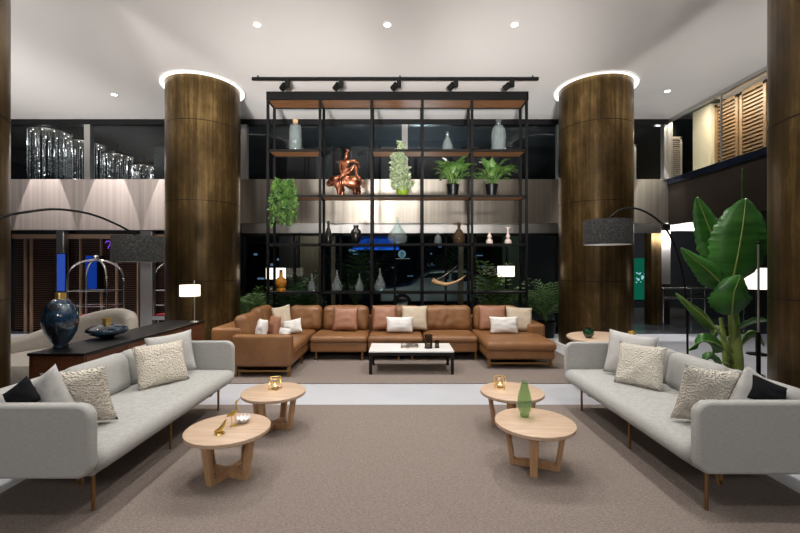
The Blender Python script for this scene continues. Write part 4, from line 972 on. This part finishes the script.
# ---------------------------------------------------------------- plants
def leaf_curve(b, dirv, L, droop, n=6):
    pts = []; p = Vector(b); v = Vector(dirv).normalized()
    for k in range(n + 1): pts.append(p.copy()); p += v * (L / n); v = (v + Vector((0, 0, -droop / n))).normalized()
    return pts
def lily(px, lv, label, seed):
    rr = random.Random(seed); p = spot(px, lv); t = thing('potted_lily', tuple(p), label, 'plant', 'potted lilies on the rack')
    h = .21
    MB().lathe([(0, 0), (.085, 0), (.115, h), (.122, h), (.122, h + .015), (.108, h + .015), (.10, h - .02), (0, h - .02)], p, n=32).build('pot', M['black'], t)
    MB().lathe([(0, 0), (.10, 0), (.0, .006)], p + Vector((0, 0, h - .018)), n=20).build('soil', material('soil', (40, 28, 20), .95), t)
    m = MB()
    for k in range(44):
        a = rr.uniform(0, 2 * PI); el = rr.uniform(.65, 1.45); L = rr.uniform(.30, .57); d_ = Vector((math.cos(a) * math.cos(el), math.sin(a) * math.cos(el) * .8, math.sin(el)))
        b = p + Vector((math.cos(a) * .03, math.sin(a) * .03, h)); st = leaf_curve(b, d_, L * .55, .25, 3); m.tube(st, .004, n=5)
        lf = leaf_curve(st[-1], st[-1] - st[-2], L * .55, 1.7, 6); w = L * .15
        m.blade(lf, [w * f for f in (.25, .75, 1, .95, .7, .4, .04)], (-math.sin(a), math.cos(a), 0), .25)
    m.build('foliage', M['leaf'], t, angle=180)
    for k in range(3):
        a = rr.uniform(0, 6.28); b = p + Vector((0, 0, h)); st = leaf_curve(b, (math.cos(a) * .35, math.sin(a) * .35, 1), .46, .1, 4)
        f_ = MB().tube(st, .004, n=5).build('flower_stem', M['stalk'], t)
        MB().blade(leaf_curve(st[-1], (math.cos(a), math.sin(a), .5), .12, .2, 4), [.01, .03, .035, .02, .002], (-math.sin(a), math.cos(a), 0), .4).build('flower', M['white'], t)
lily(453, 3, 'potted green lily left of its twin on the rack', 3)
lily(491.5, 3, 'potted green lily in the last bay of the rack, right of its twin', 5)

# trailing plants
def trailing(name, px, lv, px0, px1, py_top, py_bot, m_leaf, label, pot, seed, n, ls):
    rr = random.Random(seed); p = spot(px, lv, RF + .12); t = thing(name, tuple(p), label, 'plant')
    pot(p, t); m = MB(); top = at((px0 + px1) / 2, py_top, RF).z; bot = at(0, py_bot, RF).z; hw = (px1 - px0) / 2 * RF / F
    for k in range(n):
        a = rr.uniform(0, 2 * PI); s0 = p + Vector((math.cos(a) * .05, math.sin(a) * .05, .13)); reach = hw * rr.uniform(.25, 1.0)
        zmax = p.z + .13 + rr.uniform(.1, 1) * (top - p.z - .13)
        e = p + Vector((math.cos(a) * reach, math.sin(a) * .12 - (.14 if bot < p.z else 0), 0)); e.z = bot + (zmax - bot) * rr.random() ** 1.2 * .75 if bot < p.z else p.z + .1 + rr.random() * .2
        mid = (s0 + e) / 2; mid.z = zmax; mid.y = min(mid.y, RF - .05) if bot < p.z and rr.random() < .8 else mid.y; mid.x = p.x + math.cos(a) * reach * .8
        st = arc([s0, mid, Vector((e.x, mid.y - .01 if bot < p.z else e.y, (mid.z + e.z) / 2)), Vector((e.x, mid.y - .02 if bot < p.z else e.y, e.z))])
        m.tube(st, .0025, n=4)
        for q in st[3::1]:
            for _ in range(2):
                u = Vector((rr.uniform(-1, 1), rr.uniform(-1, .6), rr.uniform(-.7, .5))).normalized(); L = ls * rr.uniform(.6, 1.25)
                m.blade(leaf_curve(q, u, L, .6, 3), [L * .1, L * .36, L * .3, .001], Vector((rr.uniform(-1, 1), rr.uniform(-1, 1), rr.uniform(-1, 1))).normalized(), .2)
    m.build('foliage', m_leaf, t, angle=180)
def black_pot(p, t): MB().lathe([(0, 0), (.08, 0), (.10, .15), (.092, .15), (.08, .02), (0, .02)], p, n=28).build('pot', M['black'], t)
def green_pot(p, t): MB().lathe([(0, 0), (.07, 0), (.11, .05), (.115, .11), (.08, .19), (.07, .21), (.062, .21), (.07, .18), (.10, .11), (.06, .02), (0, .02)], p, n=28).build('vase', material('lime_glass_vase', (120, 150, 40), .15, coat=.8, var=.25, scale=12), t)
trailing('trailing_fern', 287, 3, 273, 303, 181, 226, M['leaf'], 'green trailing plant spilling over the left edge of the rack', black_pot, 11, 42, .055)
trailing('variegated_plant', 402.5, 3, 391, 414, 134, 186, M['pale_leaf'], 'cream and green leafy plant in a lime glass vase on the rack', green_pot, 12, 34, .062)

# palms and shrubs behind the glass and the sofa
def palm(x, y, H, n, spread, m, label, seed, z=0, group='plants behind the rack', pot=True, fr=.9):
    rr = random.Random(seed); t = thing('potted_palm', (x, y, z), label, 'plant', group); p = Vector((x, y, z))
    MB().lathe([(0, 0), (.16, 0), (.21, .34), (.195, .34), (.17, .05), (0, .05)], p, n=28).build('pot', M['black'], t)
    m = MB()
    for k in range(n):
        a = rr.uniform(0, 2 * PI); el = rr.uniform(1.0, 1.5); L = (H - .3) * rr.uniform(.65, 1.1)
        rib = leaf_curve(p + Vector((0, 0, .3)), (math.cos(a) * math.cos(el), math.sin(a) * math.cos(el), math.sin(el)), L, spread, 12); m.tube(rib, .006, n=5)
        sd = Vector((-math.sin(a), math.cos(a), 0))
        for i in range(4, 13):
            for s_ in (-1, 1):
                tdir = (rib[i] - rib[i - 1]).normalized(); u = (sd * s_ + tdir * .7 + Vector((0, 0, -.15))).normalized(); l = fr * .34 * (1 - abs(i - 7) / 9)
                m.blade(leaf_curve(rib[i], u, l, .5, 3), [.006, .016, .012, .001], tdir, .2)
    m.build('foliage', PALM_M[0], t, angle=180)
PALM_M = [M['dark_leaf']]
def palm_at(px, py_top, d, n, spread, mm, label, seed, fr=.9):
    q = at(px, py_top, d); PALM_M[0] = mm; palm(q.x, d, q.z, n, spread, mm, label, seed, fr=fr)
palm_at(356, 236, 12.2, 26, .9, M['leaf'], 'tall palm behind the glass at the second bay of the rack', 21, 1.3)
palm_at(300, 274, 8.45, 20, 1.2, M['dark_leaf'], 'bushy dark plant behind the amber bottle', 22)
palm_at(252, 288, 8.45, 18, 1.6, M['leaf'], 'leafy plant between the left column and the rack', 23)
palm_at(490, 262, 8.4, 14, .8, M['leaf'], 'upright green plant left of the lamp behind the rack', 24)
palm_at(546, 282, 8.6, 18, 1.0, M['leaf'], 'leafy palm between the rack and the right column', 25, 1.0)
palm_at(440, 243, 16.4, 26, .9, M['leaf'], 'leafy tree across the street above the parked car', 26, 2.2)

# big banana plant
bx, by = at(737, 300, 4.35).x, 4.35
t = thing('banana_plant', (bx, by, 0), 'tall banana plant with huge green leaves beside the right column', 'plant')
MB().lathe([(0, 0), (.18, 0), (.23, .36), (.215, .36), (.19, .05), (0, .05)], (bx, by, 0), n=32).build('pot', M['black'], t)
MB().lathe([(0, 0), (.19, 0), (0, .01)], (bx, by, .32), n=24).build('soil', material('potting_soil', (40, 28, 20), .95), t)
def bleaf(pts, wid, roll, m=None, stem_from=None, fold=.18, dys=None):
    """pts: pixels along the midrib, wid: half width in pixels; dys: depth offsets"""
    mid = []; n = len(pts); dys = dys or [0] * n
    ctrl = [at(px, py, by + dy) for (px, py), dy in zip(pts, dys)]; mid = arc(ctrl); k = len(mid)
    def W_(u):
        f = u * (len(wid) - 1); i = min(int(f), len(wid) - 2); return (wid[i] + (wid[i + 1] - wid[i]) * (f - i)) * by / F
    half = [W_(i / (k - 1)) * (1 + .05 * math.sin(i * 2.1)) for i in range(k)]
    sd = Vector((math.cos(R(roll)), math.sin(R(roll)), 0)); mb = MB(); mb.blade(mid, half, sd, fold); l = mb.build('leaf', m or M['big_leaf'], t, angle=180)
    s_ = l.modifiers.new('solid', 'SOLIDIFY'); s_.thickness = .004
    MB().tube(mid[:-1], .007, n=6, rs=[.011 * (1 - .8 * i / k) for i in range(k - 1)]).build('midrib', M['stalk'], l)
    if stem_from:
        st = arc([at(stem_from[0], stem_from[1], by), (at(stem_from[0], stem_from[1], by) + mid[0]) / 2 + Vector((.01, 0, .02)), mid[0]]); MB().tube(st, .012, n=8, rs=[.022 - .011 * i / 20 for i in range(21)]).build('stalk', M['stalk'], l)
bleaf([(727, 272), (718, 250), (708, 225), (697, 197)], [3, 15, 18, 15, 10, 1], 0, stem_from=(731, 330), dys=[.05, .08, .1, .12])
bleaf([(733, 280), (739, 250), (743, 225), (746, 198)], [6, 22, 25, 23, 16, 1], -18, stem_from=(733, 330), dys=[-.05, -.08, -.08, -.02])
bleaf([(726, 288), (713, 275), (698, 262), (681, 248)], [3, 11, 12, 9, 6, .5], 10, stem_from=(731, 335), dys=[-.1, -.16, -.2, -.22], fold=.4)
bleaf([(732, 315), (733, 303), (735, 290), (741, 275)], [6, 16, 19, 15, 11, 1], -12, stem_from=(734, 345), dys=[-.14, -.2, -.22, -.2], fold=.3)
bleaf([(715, 328), (702, 315), (690, 305), (676, 293)], [4, 8, 8, 6, 4, 1], 20, m=M['leaf'], stem_from=(731, 352), dys=[-.05, -.06, -.06, -.05], fold=.3)
bleaf([(738, 330), (748, 325), (758, 322), (771, 321)], [4, 9, 11, 9, 6, 1], 30, stem_from=(735, 350), dys=[0, -.05, -.05, 0], fold=.3)
bleaf([(724, 348), (712, 342), (700, 342), (688, 350)], [4, 9, 11, 9, 6, 1], 30, stem_from=(732, 362), dys=[-.1, -.2, -.25, -.25], fold=.3)
bleaf([(728, 335), (722, 328), (716, 330), (712, 340)], [4, 10, 12, 10, 6, 1], 40, m=M['leaf'], stem_from=(733, 360), dys=[.1, .12, .1, .1], fold=.3)
bleaf([(742, 345), (750, 338), (757, 338), (764, 346)], [3, 7, 8, 7, 4, 1], 30, m=M['leaf'], stem_from=(736, 362), dys=[.1, .15, .2, .2], fold=.3)
bleaf([(722, 362), (712, 358), (702, 362), (694, 370)], [4, 8, 9, 8, 5, 1], 30, stem_from=(732, 372), dys=[-.1, -.15, -.2, -.2], fold=.3)
bleaf([(733, 290), (737, 270), (741, 235), (742, 168)], [1, 1.5, 1.5, 1, .7, .3], 10, stem_from=(734, 330), dys=[.1, .12, .14, .14], fold=.3)
q0 = at(735, 372, by)
MB().tube([(bx, by, .3), (bx - .0, by, .5), at(736, 345, by), at(734, 318, by), at(733, 296, by)], .04, n=14, rs=[.062, .058, .052, .044, .03]).build('trunk', M['stalk'], t)
MB().tube([(bx - .07, by + .03, .3), at(726, 360, by), at(723, 335, by), at(721, 318, by)], .03, n=12, rs=[.036, .034, .028, .018]).build('trunk', M['stalk'], t)
